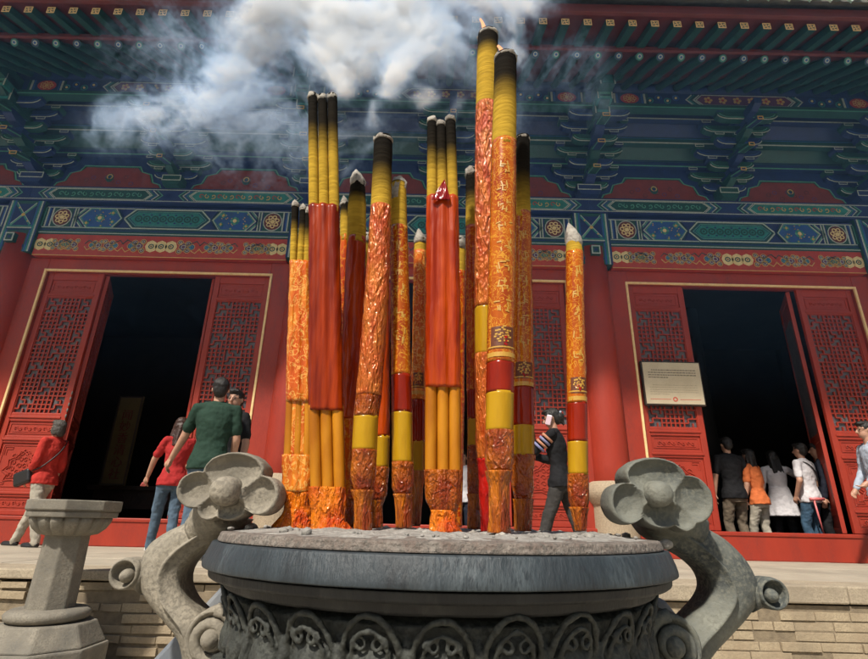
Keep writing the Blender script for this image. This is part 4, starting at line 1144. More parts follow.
def film_foot(root, Y0, px, py, w, h, m='film_orange', seed=0, dirx=0):
    """gathered film flaring on the ash under a bundle"""
    p = at(px, py, Y0); u = mpp(Y0, p.z); r = w/2*u; g = G(); n = 60; prof = [(.62, 1), (.7, .75), (.85, .45), (1.0, .2), (1.04, .05), (.9, 0)]
    vs = []
    for k, t in prof:
        for i in range(n):
            a = 2*pi*i/n; rr_ = r*k*(1+.22*(1-t)*noise.noise((cos(a)*3+seed, sin(a)*3, t*2))+.08*(1.1-t)*sin(a*13+seed+t*2)*(1 if k > .65 else 0))
            vs.append((p.x+rr_*cos(a)+dirx*u*(1-t)*6, p.y+rr_*.7*sin(a), p.z+h*u*t*1.05+.004*noise.noise((a*3, t*5, seed))))
    g.add(vs, [(j*n+i, j*n+(i+1) % n, (j+1)*n+(i+1) % n, (j+1)*n+i) for j in range(len(prof)-1) for i in range(n)]+[list(range(n))])
    g.build('gathered_foot', m, root, smooth=True)
def seg(*a): return [tuple(x) for x in a]
# front row
r = stick('pair of slender white-tipped sticks in pale orange wrap, leftmost in the burner', 1.5, [(300, 203, 21), (300, 262, 21), (299.5, 400, 27), (298, 455, 29), (297, 490, 29), (297, 500, 24), (296, 530, 27)],
      [(262, 402, 'wrapper', 'foil_orange_light', .03, 1.0), (400, 456, 'cores', 'sticks_orange', 0, 1), (399, 455, 'wrapper_strip', 'foil_orange_light', .02, .62), (455, 492, 'crinkled_wrapper', 'foil_orange_light', .07, 1.04), (492, 530, 'lower_film', 'film_orange', .08, 1.0)],
      three=True, tops=[(295.3, 205, 7), (303.6, 209, 7.5), (308, 212, 6)], char=34, tip=('point', 7), seed=1.3, cat='incense bundle', group='incense bundles')
film_foot(r, 1.5, 294, 531, 40, 20, seed=2)
r = stick('tall bundle of three yellow sticks in dark red wrap, second from left', 1.42, [(322.5, 93, 29), (324, 207, 31), (326, 410, 36), (328, 487, 36), (328, 532, 34)],
      [(207, 411, 'wrapper', 'foil_red', .025, .97), (409, 488, 'cores', 'sticks_orange', 0, 1), (487, 531, 'lower_film', 'film_orange', .09, 1.0)],
      three=True, tops=[(312.8, 95, 9.4), (322.6, 97, 9.6), (332.4, 96, 9.8)], char=62, tip=('flat', 4), seed=2.1, cat='incense bundle', group='incense bundles')
film_foot(r, 1.42, 329, 532, 42, 12, seed=5, dirx=.7)
stick('short half-hidden stick with white ash, behind the tall red triple bundle', 1.72, [(344.5, 203, 8), (345, 236, 10), (345, 400, 13), (342, 528, 12)], [(236, 527, 'wrapper', 'foil_orange', .03, 1)], char=16, tip=('point', 9), seed=3)
stick('stick with white ash cone and orange wrap, between red bundle and copper-foil stick', 1.6, [(358, 182, 14), (357, 205, 18), (356.5, 239, 19), (353, 330, 21), (349, 420, 22), (347, 500, 19), (347, 527, 14)],
      [(239, 420, 'wrapper', 'foil_red_bright', .03, 1), (420, 500, 'lower_film', 'foil_orange', .04, 1), (499, 527, 'neck_film', 'film_amber', .06, 1)], char=28, tip=('point', 15), seed=4)
stick('thin stick with ragged ash showing left of the copper-foil stick', 1.75, [(367, 236, 9), (366.5, 265, 10), (366, 400, 12), (367, 528, 11)], [(264, 440, 'wrapper', 'foil_orange', .03, 1), (440, 527, 'lower_film', 'film_brown', .04, 1)], char=14, tip=('flat', 7), seed=5)
stick('black-topped stick in crinkled copper foil leaning left, yellow band low down', 1.38, [(383.5, 139, 18.5), (382, 175, 19.5), (381, 208, 20.5), (377, 290, 23), (369, 395, 25), (366, 416, 25), (364.5, 450, 25), (363, 478, 24), (362.5, 490, 18), (363, 500, 13), (363, 532, 14)],
      [(208, 396, 'wrapper', 'foil_copper', .028, 1.03), (396, 417, 'red_band', 'film_brown', .02, 1.02), (416, 451, 'yellow_band', 'band_yellow', .01, 1.0), (450, 491, 'lower_film', 'film_brown', .032, 1.03), (490, 532, 'neck_film', 'film_amber', .07, 1.3)], char=60, tip=('flat', 3.5), seed=6)
stick('stick in plain deep red wrap half hidden behind the copper-foil stick', 1.6, [(381, 240, 14), (382, 330, 15), (382, 436, 16), (381, 467, 16), (379, 495, 15), (377, 505, 11), (376, 528, 13)],
      [(242, 437, 'wrapper', 'foil_red_bright', .02, 1.), (436, 468, 'yellow_band', 'band_yellow', .01, 1), (467, 500, 'lower_film', 'film_brown', .04, 1.03), (500, 528, 'neck_film', 'film_amber', .07, 1.05)], char=14, tip=('flat', 3), seed=7)
stick('ash-capped stick with gold-printed orange wrap, just right of the copper-foil stick', 1.45, [(398.5, 184, 15), (399, 228, 17), (400, 300, 19), (401, 375, 20), (402, 412, 21), (402.5, 462, 21), (402.5, 488, 21), (403, 498, 14), (404, 528, 14)],
      [(228, 376, 'wrapper', 'foil_gold', .02, 1.02), (375, 413, 'red_band', 'band_red', .01, 1.01), (412, 463, 'yellow_band', 'band_yellow', .01, 1), (462, 495, 'lower_film', 'film_brown', .03, 1.03), (494, 528, 'neck_film', 'film_amber', .06, 1.22)], char=1, tip=('flat', 14), seed=8, strip_=(240, 350))
stick('narrow stick with black-speckled ash tip, left of the middle triple bundle', 1.65, [(420.5, 240, 12), (420, 255, 12.5), (419, 330, 13), (418, 400, 14), (417.5, 441, 14), (417, 471, 14), (416, 500, 12), (415, 526, 10)],
      [(252, 400, 'wrapper', 'foil_orange_light', .03, 1.02), (400, 442, 'red_band', 'band_red', .01, 1), (441, 472, 'yellow_band', 'band_yellow', .01, 1), (471, 526, 'lower_film', 'film_amber', .06, 1.03)], char=4, tip=('point', 13), seed=9, face=(370, 392))
r = stick('middle bundle of three charred sticks in orange-red wrap with a red paper corner', 1.4, [(441.5, 116, 30), (442.5, 198, 32), (443, 300, 34), (443, 387, 36), (443, 470, 37), (443, 500, 34), (444, 512, 25), (444.5, 533, 29)],
      [(198, 388, 'wrapper', 'foil_red_bright', .03, 1.0), (386, 471, 'cores', 'sticks_orange', 0, 1), (470, 511, 'lower_film', 'film_brown', .032, 1.02), (510, 533, 'neck_film', 'film_orange', .08, 1.05)],
      three=True, tops=[(432, 121, 9.5), (441, 125, 9.5), (450.5, 120, 10)], char=55, tip=('point', 7), seed=10, flag=True, cat='incense bundle', group='incense bundles')
film_foot(r, 1.4, 445, 533, 31, 13, seed=9)
stick('sliver of ash-topped stick peeping out right of the middle triple bundle', 1.7, [(460.5, 240, 10), (460.5, 280, 10), (459, 400, 11), (457, 527, 10)], [(272, 527, 'wrapper', 'foil_orange', .03, 1)], char=10, tip=('flat', 8), seed=11)
stick('dark-topped medium stick left of the tallest stick', 1.6, [(472.5, 171, 13.5), (473, 228, 15), (474.5, 300, 16.5), (476, 390, 18), (476.5, 419, 18), (476.5, 446, 18), (476, 490, 17), (475, 502, 12), (475, 529, 13)],
      [(228, 391, 'wrapper', 'foil_orange', .025, 1.02), (390, 420, 'red_band', 'band_red', .01, 1), (419, 447, 'yellow_band', 'band_yellow', .01, 1), (446, 495, 'lower_film', 'film_brown', .032, 1.02), (494, 529, 'neck_film', 'film_amber', .06, 1.22)], char=48, tip=('flat', 6), seed=12)
stick('tallest stick, burning with a flame, in shiny crinkled copper foil', 1.5, [(488, 35, 20), (487.5, 60, 21), (486.5, 107, 21.5), (486, 200, 22), (485.5, 308, 22), (485.5, 355, 22), (486, 440, 21), (487, 490, 15), (487.5, 532, 13)],
      [(107, 309, 'wrapper', 'foil_copper', .028, 1.02), (308, 356, 'yellow_band', 'band_yellow', .01, 1), (355, 460, 'lower_wrapper', 'foil_copper', .028, 1.02), (459, 532, 'crimson_foot', 'film_crimson', .09, 1.05)], char=26, tip=('flat', 3), seed=13, flame=(-3, 15))
stick('thick burning stick in gold-printed orange wrap, directly right of the tallest one', 1.3, [(505.5, 58, 22), (505, 90, 22.5), (504, 144, 24.5), (502.5, 250, 26.5), (501, 330, 27.5), (500, 393, 28), (499.5, 431, 28), (499.5, 462, 27.5), (499, 474, 22), (499, 485, 17), (499, 533, 18)],
      [(144, 364, 'wrapper', 'foil_gold', .015, 1.02), (363, 394, 'red_band', 'band_red', .01, 1.01), (393, 432, 'yellow_band', 'band_yellow', .01, 1.0), (431, 472, 'lower_film', 'film_brown', .03, 1.03), (471, 533, 'neck_film', 'film_amber', .07, 1.22)], char=52, tip=('flat', 3), seed=14, flame=(-2, 11), face=(325, 356), strip_=(165, 320))
stick('long-charred black-topped stick in orange wrap, right of the thick burning stick', 1.5, [(522.5, 138, 14.5), (522, 180, 15.5), (522, 214, 17), (522.5, 300, 20), (522.5, 395, 22), (523, 425, 22.5), (523, 455, 22.5), (523, 490, 21.5), (523, 502, 16), (523, 531, 13)],
      [(214, 388, 'wrapper', 'foil_gold', .02, 1.02), (388, 426, 'red_band', 'band_red', .01, 1.01), (425, 456, 'yellow_band', 'band_yellow', .01, 1), (455, 500, 'lower_film', 'film_brown', .05, 1.02), (499, 531, 'neck_film', 'film_amber', .06, 1.25)], char=78, tip=('flat', 3), seed=15, face=(360, 384), strip_=(230, 355))
stick('lone rightmost stick with a pointed ash tip, standing apart by the red column', 1.45, [(573.5, 240, 14), (574.5, 254, 17), (575.5, 330, 18.5), (577, 408, 19.5), (577.5, 441, 20), (578, 474, 20), (578.5, 500, 19.5), (579.5, 512, 14), (580.5, 531, 9)],
      [(253, 404, 'wrapper', 'foil_gold', .02, 1.02), (403, 442, 'red_band', 'band_red', .01, 1.01), (441, 475, 'yellow_band', 'band_yellow', .01, 1), (474, 508, 'lower_film', 'film_brown', .05, 1.02), (507, 531, 'neck_film', 'film_amber', .06, 1.22)], char=1, tip=('point', 20), seed=16, face=(375, 398), strip_=(265, 368))

# ------------------------------------------------------------------ people
def person(label, loc, rot, H, top=('cloth_black', 'short'), legs='jeans', shoes='leather', hair='short', hm='hair', lean=0, feet=((.07, 0), (-.07, 0)),
           rarm=((.25, 0, -1), (.1, .2, -1)), larm=((-.25, 0, -1), (-.1, .2, -1)), head=(0, 0), female=False, glasses=False, dress=False, extra=None, hem=.47, name='person', grip=.6):
    root = empty('person', (0, 0, 0), label, 'person'); k = H
    if female: sw = .092
    else: sw = .106
    ln = radians(lean)
    Rl = Matrix.Rotation(-ln, 3, 'X')
    hipc = Vector((0, 0, .52))
    def T(v): return hipc+Rl@(Vector(v)-hipc)      # torso transform
    sh = {1: T((sw, 0, .812)), -1: T((-sw, 0, .812))}
    neck = T((0, .002, .85)); hc = T((0, .006, .93))
    arms = {}
    for s, ar in ((1, rarm), (-1, larm)):
        e = sh[s]+Vector(ar[0]).normalized()*.17; w = e+Vector(ar[1]).normalized()*.145; arms[s] = (e, w, Vector(ar[1]).normalized())
    ftd = {1: feet[0], -1: feet[1]}; lg = {}
    for s in (1, -1):
        hp = Vector((.052*s, 0, .5)); an = Vector((ftd[s][0], ftd[s][1], .045+(ftd[s][2] if len(ftd[s]) > 2 else 0))); 
        mid = (hp+an)/2; d = (an-hp).length; bend = sqrt(max(0, (.2345)**2-(d/2)**2)); kn = mid+Vector((0, max(.008, bend), 0)); lg[s] = (hp, kn, an)
    hy, hp_ = radians(head[0]), radians(head[1])
    Rh = Matrix.Rotation(hy, 3, 'Z') @ Matrix.Rotation(hp_, 3, 'X')
    def Hd(v): return (hc+Rh@Vector(v))
    def S3(v): return Vector(v)*k
    def Tp(g, a, b, ra, rb, n=12): g.taper(S3(a), S3(b), ra*k, rb*k, n=n)
    def El(g, c, r, rotm=None, n=16): g.ell(S3(c), (r[0]*k, r[1]*k, r[2]*k), n=n, rot=rotm)
    def torso(g, grow, zs=0, ze=1):
        f = 1 if not female else .92
        sec = [(.47, .088, .062), (.52, .092, .066), (.57, .084, .058), (.62, .078, .054), (.68, .088, .058), (.74, .098, .062), (.79, .1, .055), (.825, .07, .042)]
        if female: sec = [(.47, .09, .062), (.52, .092, .066), (.57, .078, .052), (.62, .068, .048), (.68, .076, .056), (.74, .084, .064), (.79, .088, .05), (.825, .06, .038)]
        vs = []; n = 20; L = [s for s in sec if zs <= s[0] <= ze]
        for z, rx, ry in L:
            kk = grow+(max(0, (.60-z)/.13)*.017 if grow > 0 else 0)
            for i in range(n):
                a = 2*pi*i/n; vs.append(S3(T((cos(a)*(rx+kk), sin(a)*(ry+kk), z))))
        g.add(vs, [(j*n+i, j*n+(i+1) % n, (j+1)*n+(i+1) % n, (j+1)*n+i) for j in range(len(L)-1) for i in range(n)]+[list(range(n)), list(range((len(L)-1)*n, len(L)*n))])
    # body, one surface
    g = G(); torso(g, -.006)
    Tp(g, neck+Vector((0, 0, -.03)), hc+Vector((0, 0, -.03)), .031, .03)
    El(g, Hd((0, -.004, .012)), (.043, .052, .054), Rh); El(g, Hd((0, .014, -.022)), (.034, .038, .042), Rh)
    Tp(g, Hd((0, .05, .008)), Hd((0, .061, -.012)), .006, .009, 8)
    for s in (-1, 1): El(g, Hd((.045*s, -.002, -.002)), (.006, .011, .017), Rh, 8)
    for s in (1, -1):
        e, w, fd = arms[s]; Tp(g, sh[s], e, .025, .024); Tp(g, e, w, .024, .016)
        # palm + fingers
        side = Vector((1, 0, 0)) if abs(fd.x) < .8 else Vector((0, 1, 0)); acr = (side-fd*side.dot(fd)).normalized(); nor = fd.cross(acr)
        if abs(fd.z) > .8: acr, nor = nor, acr
        pm = w+fd*.03
        g.taper(S3(w), S3(pm+fd*.012), .014*k, .02*k)
        inw = nor*(-s if nor.x > 0 else s)
        for q in range(4):
            b0 = pm+fd*.02+acr*(q-1.5)*.0105; l1 = (.024, .028, .027, .021)[q]
            d2 = (fd+inw*grip).normalized(); d3 = (fd*.5+inw*grip*1.4).normalized()
            m1 = b0+d2*l1; Tp(g, b0, m1, .0055, .005, 8); Tp(g, m1, m1+d3*l1*.75, .005, .004, 8)
        tb = w+fd*.012+acr*.016; Tp(g, tb, tb+(fd+acr*.7+inw*.3).normalized()*.03, .0062, .0052, 8)
        hp, kn, an = lg[s]; Tp(g, hp, kn, .044, .031); Tp(g, kn, an, .031, .02)
        Tp(g, an, an+Vector((0, .05, -.025)), .018, .016)
    body = g.build('body', 'skin', root, remesh=.0085, smoothn=2)
    # face
    g = G()
    for s in (-1, 1): g.ell(S3(Hd((.0175*s, .0475, .006))), (.007*k, .004*k, .0034*k), n=8, rot=Rh)
    for s in (-1, 1): g.tube([S3(Hd((.008*s, .0495, .019))), S3(Hd((.018*s, .05, .022))), S3(Hd((.027*s, .045, .019)))], .0016*k, 5)
    g.build('eyes', 'eye_dark', body)
    g = G(); g.ell(S3(Hd((0, .0505, -.034))), (.012*k, .005*k, .0035*k), n=8, rot=Rh); g.build('mouth', 'lip', body)
    # hair
    g = G()
    El(g, Hd((0, -.012, .022)), (.048, .056, .052), Rh, 18); El(g, Hd((0, -.03, -.002)), (.042, .036, .05), Rh, 16)
    El(g, Hd((0, .022, .052)), (.038, .034, .02), Rh, 14)
    if hair == 'bob':
        for s in (-1, 1): El(g, Hd((.036*s, -.012, -.02)), (.017, .034, .048), Rh)
        El(g, Hd((0, -.035, -.03)), (.044, .028, .045), Rh)
    if hair == 'long':
        for s in (-1, 1): g.taper(S3(Hd((.038*s, -.012, 0))), S3(Hd((.046*s, -.012, -.12))), .017*k, .013*k)
        for q in range(5): g.taper(S3(Hd((-.03+.015*q, -.035, 0))), S3(Hd((-.04+.02*q, -.045, -.16))), .02*k, .012*k)
    if hair == 'bun':
        El(g, Hd((0, -.06, -.002)), (.03, .026, .032), Rh); g.taper(S3(Hd((0, -.06, -.02))), S3(Hd((.005, -.062, -.06))), .017*k, .008*k)
    if hair == 'pony':
        g.taper(S3(Hd((0, -.06, .0))), S3(Hd((.01, -.07, -.13))), .02*k, .01*k)
    g.build('hair', hm, body, remesh=.008, smoothn=1, disp=.012, dscale=.03)
    if glasses:
        g = G()
        for s in (-1, 1): 
            g.tube([S3(Hd((.0175*s+.011*cos(a*pi/5), .054, .006+.009*sin(a*pi/5)))) for a in range(11)], .0014*k, 5)
            g.tube([S3(Hd((.029*s, .052, .008))), S3(Hd((.044*s, .0, .008)))], .0014*k, 5)
        g.build('glasses', 'eye_dark', body)
    # shirt
    g = G(); torso(g, .006, .47 if not dress else .47, 1)
    if hem > .5: g = G(); torso(g, .006, hem, 1)
    for s in (1, -1):
        e, w, fd = arms[s]
        if top[1] == 'long': Tp(g, sh[s], e, .034, .03); Tp(g, e, w-fd*.008, .031, .023)
        elif top[1] == 'elbow': Tp(g, sh[s], e, .035, .034); Tp(g, e, e+(w-e)*.35, .034, .031)
        else: Tp(g, sh[s], sh[s]+(e-sh[s])*.72, .034, .034)
    for s in (1, -1): Tp(g, T((0, -.004, .83)), sh[s]+Vector((0, 0, -.004)), .036, .033)
    if dress:
        n = 28; vs = []
        for z, r_ in ((.64, .078), (.58, .09), (.5, .115), (.42, .14), (.37, .155)):
            for i in range(n):
                a = 2*pi*i/n; rr_ = (r_+.006)*(1+.05*sin(a*9)*(.64-z)*4); vs.append(S3((cos(a)*rr_, sin(a)*rr_*.8, z)))
        g.add(vs, [(j*n+i, j*n+(i+1) % n, (j+1)*n+(i+1) % n, (j+1)*n+i) for j in range(4) for i in range(n)]+[list(range(n)), list(range(4*n, 5*n))])
    g.build('shirt' if not dress else 'tunic', top[0], root, remesh=.0095, smoothn=2, disp=.022, dscale=.07)
    # trousers
    g = G()
    sec = [(.44, .09, .06), (.5, .1, .072), (.54, .092, .066), (.575, .084, .06)]; n = 20; vs = []
    for z, rx, ry in sec:
        for i in range(n):
            a = 2*pi*i/n; v = (cos(a)*rx, sin(a)*ry, z); vs.append(S3(T(v) if z > .52 else v))
    g.add(vs, [(j*n+i, j*n+(i+1) % n, (j+1)*n+(i+1) % n, (j+1)*n+i) for j in range(3) for i in range(n)]+[list(range(n)), list(range(3*n, 4*n))])
    for s in (1, -1):
        hp, kn, an = lg[s]; Tp(g, hp, kn, .053, .04); Tp(g, kn, an+Vector((0, 0, -.012)), .04, .033)
    g.build('trousers', legs, root, remesh=.0095, smoothn=2, disp=.026, dscale=.07)
    for s in (1, -1):
        hp, kn, an = lg[s]; g = G(); z_ = an.z-.045+.018
        g.taper(S3((an.x, an.y-.012, z_)), S3((an.x, an.y+.1, z_-.004)), .024*k, .021*k)
        g.ell(S3((an.x, an.y+.04, z_-.01)), (.028*k, .08*k, .012*k), n=14)
        g.build('shoe', shoes, root, remesh=.008, smoothn=1)
    if extra: extra(root, S3, T, Hd, sh, arms, k)
    root.location = Vector(loc); root.rotation_euler = (0, 0, radians(rot)); return root
def place(px, py_feet_or_head, Y, H=None, head=False):
    p = at(px, py_feet_or_head, Y); return p
def bag(root, S3, T, Hd, sh, arms, k):
    g = G(); a = S3(T((-.1, .045, .56))); 
    g.box(a.x-.05, a.x+.03, a.y-.04, a.y+.2, a.z-.16, a.z+.02, rot=Matrix.Rotation(-.35, 3, 'X')); b = g.build('handbag', 'leather', root, bevel=.03, seg=4)
    g = G(); pts = [S3(T((.085, .045, .835))), S3(T((.04, .078, .74))), S3(T((-.06, .078, .63))), S3(T((-.1, .06, .58)))]; g.tube(smooth_path(pts, 4), .008, 6)
    pts = [S3(T((.085, .045, .835))), S3(T((.08, -.04, .83))), S3(T((.0, -.072, .72))), S3(T((-.09, -.03, .6))), S3(T((-.11, .04, .57)))]; g.tube(smooth_path(pts, 4), .008, 6)
    g.build('strap', 'leather', b, smooth=True)
# rot 0 = facing away from camera (+Y); 90 = facing left (-X); -90 facing right
def paddle(root, S3, T, Hd, sh, arms, k):
    e, w, fd = arms[-1]; c = S3(w+fd*.07); g = G(); g.box(c.x-.03, c.x+.03, c.y-.005, c.y+.13, c.z-.008, c.z+.008, rot=Matrix.Rotation(-.2, 3, 'X')); g.build('folded_leaflet', 'pink_plastic', root, bevel=.004)
def stand(px, Y): return (at(px, 500, Y).x, Y, TZ)
p = stand(45, 7.05)
person('grey-haired person in red shirt and pale trousers walking with black shoulder bag', (at(58, 430, 7).x, 7.0, TZ), 78, 1.58, ('cloth_red', 'elbow'), 'cloth_stone', 'leather', 'bob', 'hair_grey',
       feet=((.06, .19), (-.06, -.14)), rarm=((.12, -.1, -1), (.05, .35, -1)), larm=((-.1, .05, -1), (.15, .5, -.9)), female=True, hem=.47, extra=bag)
person('long-haired person in red top and flared jeans at left doorway, arm reaching down', (at(182, 430, 6.5).x, 6.5, TZ), 35, 1.56, ('cloth_red2', 'short'), 'jeans', 'shoe_white', 'long', 'hair_brown',
       feet=((.05, -.09), (-.05, .13)), rarm=((.3, .35, -1), (-.1, 1, -.1)), larm=((-.35, .5, -1), (-.1, .55, -.9)), head=(-60, -8), female=True, extra=paddle)
person('short-haired person seen from behind in dark green t-shirt and jeans', (at(219, 400, 5.25).x, 5.25, TZ), 12, 1.76, ('cloth_green', 'short'), 'jeans', 'leather', 'short',
       feet=((.07, 0), (-.07, .05)), rarm=((.12, .1, -1), (-.1, .5, -1)), larm=((-.35, .3, -1), (-.45, .4, -.9)), head=(5, 3))
person('person in black with glasses, mostly hidden behind the dark green t-shirt', (at(236, 402, 5.75).x, 5.75, TZ), 150, 1.76, ('cloth_black', 'short'), 'cloth_navy', 'leather', 'short', glasses=True, head=(25, -4))
def phone(root, S3, T, Hd, sh, arms, k):
    e, w, fd = arms[-1]; g = G(); c = S3(Hd((-.05, .02, -.01))); g.box(c.x-.012, c.x+.012, c.y-.03, c.y+.03, c.z-.06, c.z+.05, rot=Matrix.Rotation(.3, 3, 'X')); g.build('phone', 'phone', root, bevel=.006)
    for s in (1, -1):
        g = G()
        for i, m in enumerate((0, 1, 0, 1)):
            e, w, fd = arms[s]; d = (e-sh[s]); c = S3(sh[s]+d*(.22+.16*i)); dn = d.normalized()*.008*k
            g.tube([c-dn, c+dn], .045*k, 16, m)
        g.build('sleeve_stripes', ['stripe_a', 'stripe_b'], root, smooth=True)
    g = G(); c = S3(Hd((0, -.055, .02)))
    for q in range(5): g.ell((c.x+.02*cos(q*1.25), c.y-.02, c.z+.02*sin(q*1.25)), (.016, .012, .016), n=8)
    g.build('hair_clip', 'cloth_lightblue', root)
person('person on a phone in black top with striped sleeves and grey trousers', (at(562, 500, 5.7).x, 5.7, TZ), 62, 1.62, ('cloth_black', 'long'), 'cloth_grey', 'leather', 'bun', lean=4,
       feet=((.05, -.15), (-.05, .16)), rarm=((.15, .55, -1), (-.3, .75, .2)), larm=((-.1, .75, -.75), (.05, .1, 1)), head=(10, -14), female=True, extra=phone)
# through the middle door
person('partly hidden person in white shirt and dark trousers behind the incense', (at(463, 500, 8.3).x, 8.3, TZ), 170, 1.45, ('cloth_white', 'short'), 'cloth_navy', 'leather', 'short')
# group inside right doorway, seen from behind
person('broad person seen from behind in black polo and khaki trousers inside right doorway', (at(727, 450, 8.15).x, 8.15, TZ), 6, 1.74, ('cloth_black', 'short'), 'cloth_khaki', 'leather', 'short', rarm=((.3, 0, -1), (.1, .15, -1)), larm=((-.3, 0, -1), (-.1, .15, -1)), head=(0, -8))
person('person in orange top and cream trousers inside right doorway', (at(751, 455, 8.2).x, 8.2, TZ), 30, 1.58, ('cloth_orange', 'short'), 'cloth_stone', 'leather', 'long', feet=((.06, -.05), (-.04, .1)), female=True, lean=4)
person('person in white flared tunic with long dark hair inside right doorway', (at(773, 460, 8.45).x, 8.45, TZ), -25, 1.6, ('cloth_white', 'long'), 'cloth_black', 'leather', 'long', dress=True, female=True, rarm=((.6, .7, -.3), (.4, .8, .2)), lean=6, head=(20, -10))
def strap(root, S3, T, Hd, sh, arms, k):
    g = G(); pts = [S3(T((-.07, .03, .84))), S3(T((-.05, -.055, .81))), S3(T((.02, -.075, .74))), S3(T((.09, -.05, .62)))]; g.tube(smooth_path(pts, 4), .01, 6); g.build('strap', 'leather', root, smooth=True)
person('person in white t-shirt with dark shoulder strap and blue jeans inside right doorway', (at(800, 450, 8.05).x, 8.05, TZ), 28, 1.66, ('cloth_white', 'short'), 'jeans_blue', 'leather', 'short', extra=strap, rarm=((.3, 0, -1), (.1, .3, -1)), larm=((-.35, -.15, -1), (.2, .5, -.9)))
person('person in navy jumper half hidden by the right door leaf', (at(817, 450, 8.15).x, 8.15, TZ), 55, 1.68, ('cloth_navy', 'long'), 'cloth_black', 'leather', 'short', head=(10, 0))
person('bespectacled person in light blue long-sleeved shirt at the right edge', (at(866, 430, 6.6).x, 6.6, TZ), 80, 1.73, ('cloth_lightblue', 'long'), 'cloth_navy', 'leather', 'short', glasses=True, rarm=((.2, .1, -1), (-.1, .6, -.9)), larm=((-.15, .05, -1), (.25, .8, -.6)), head=(0, 0))

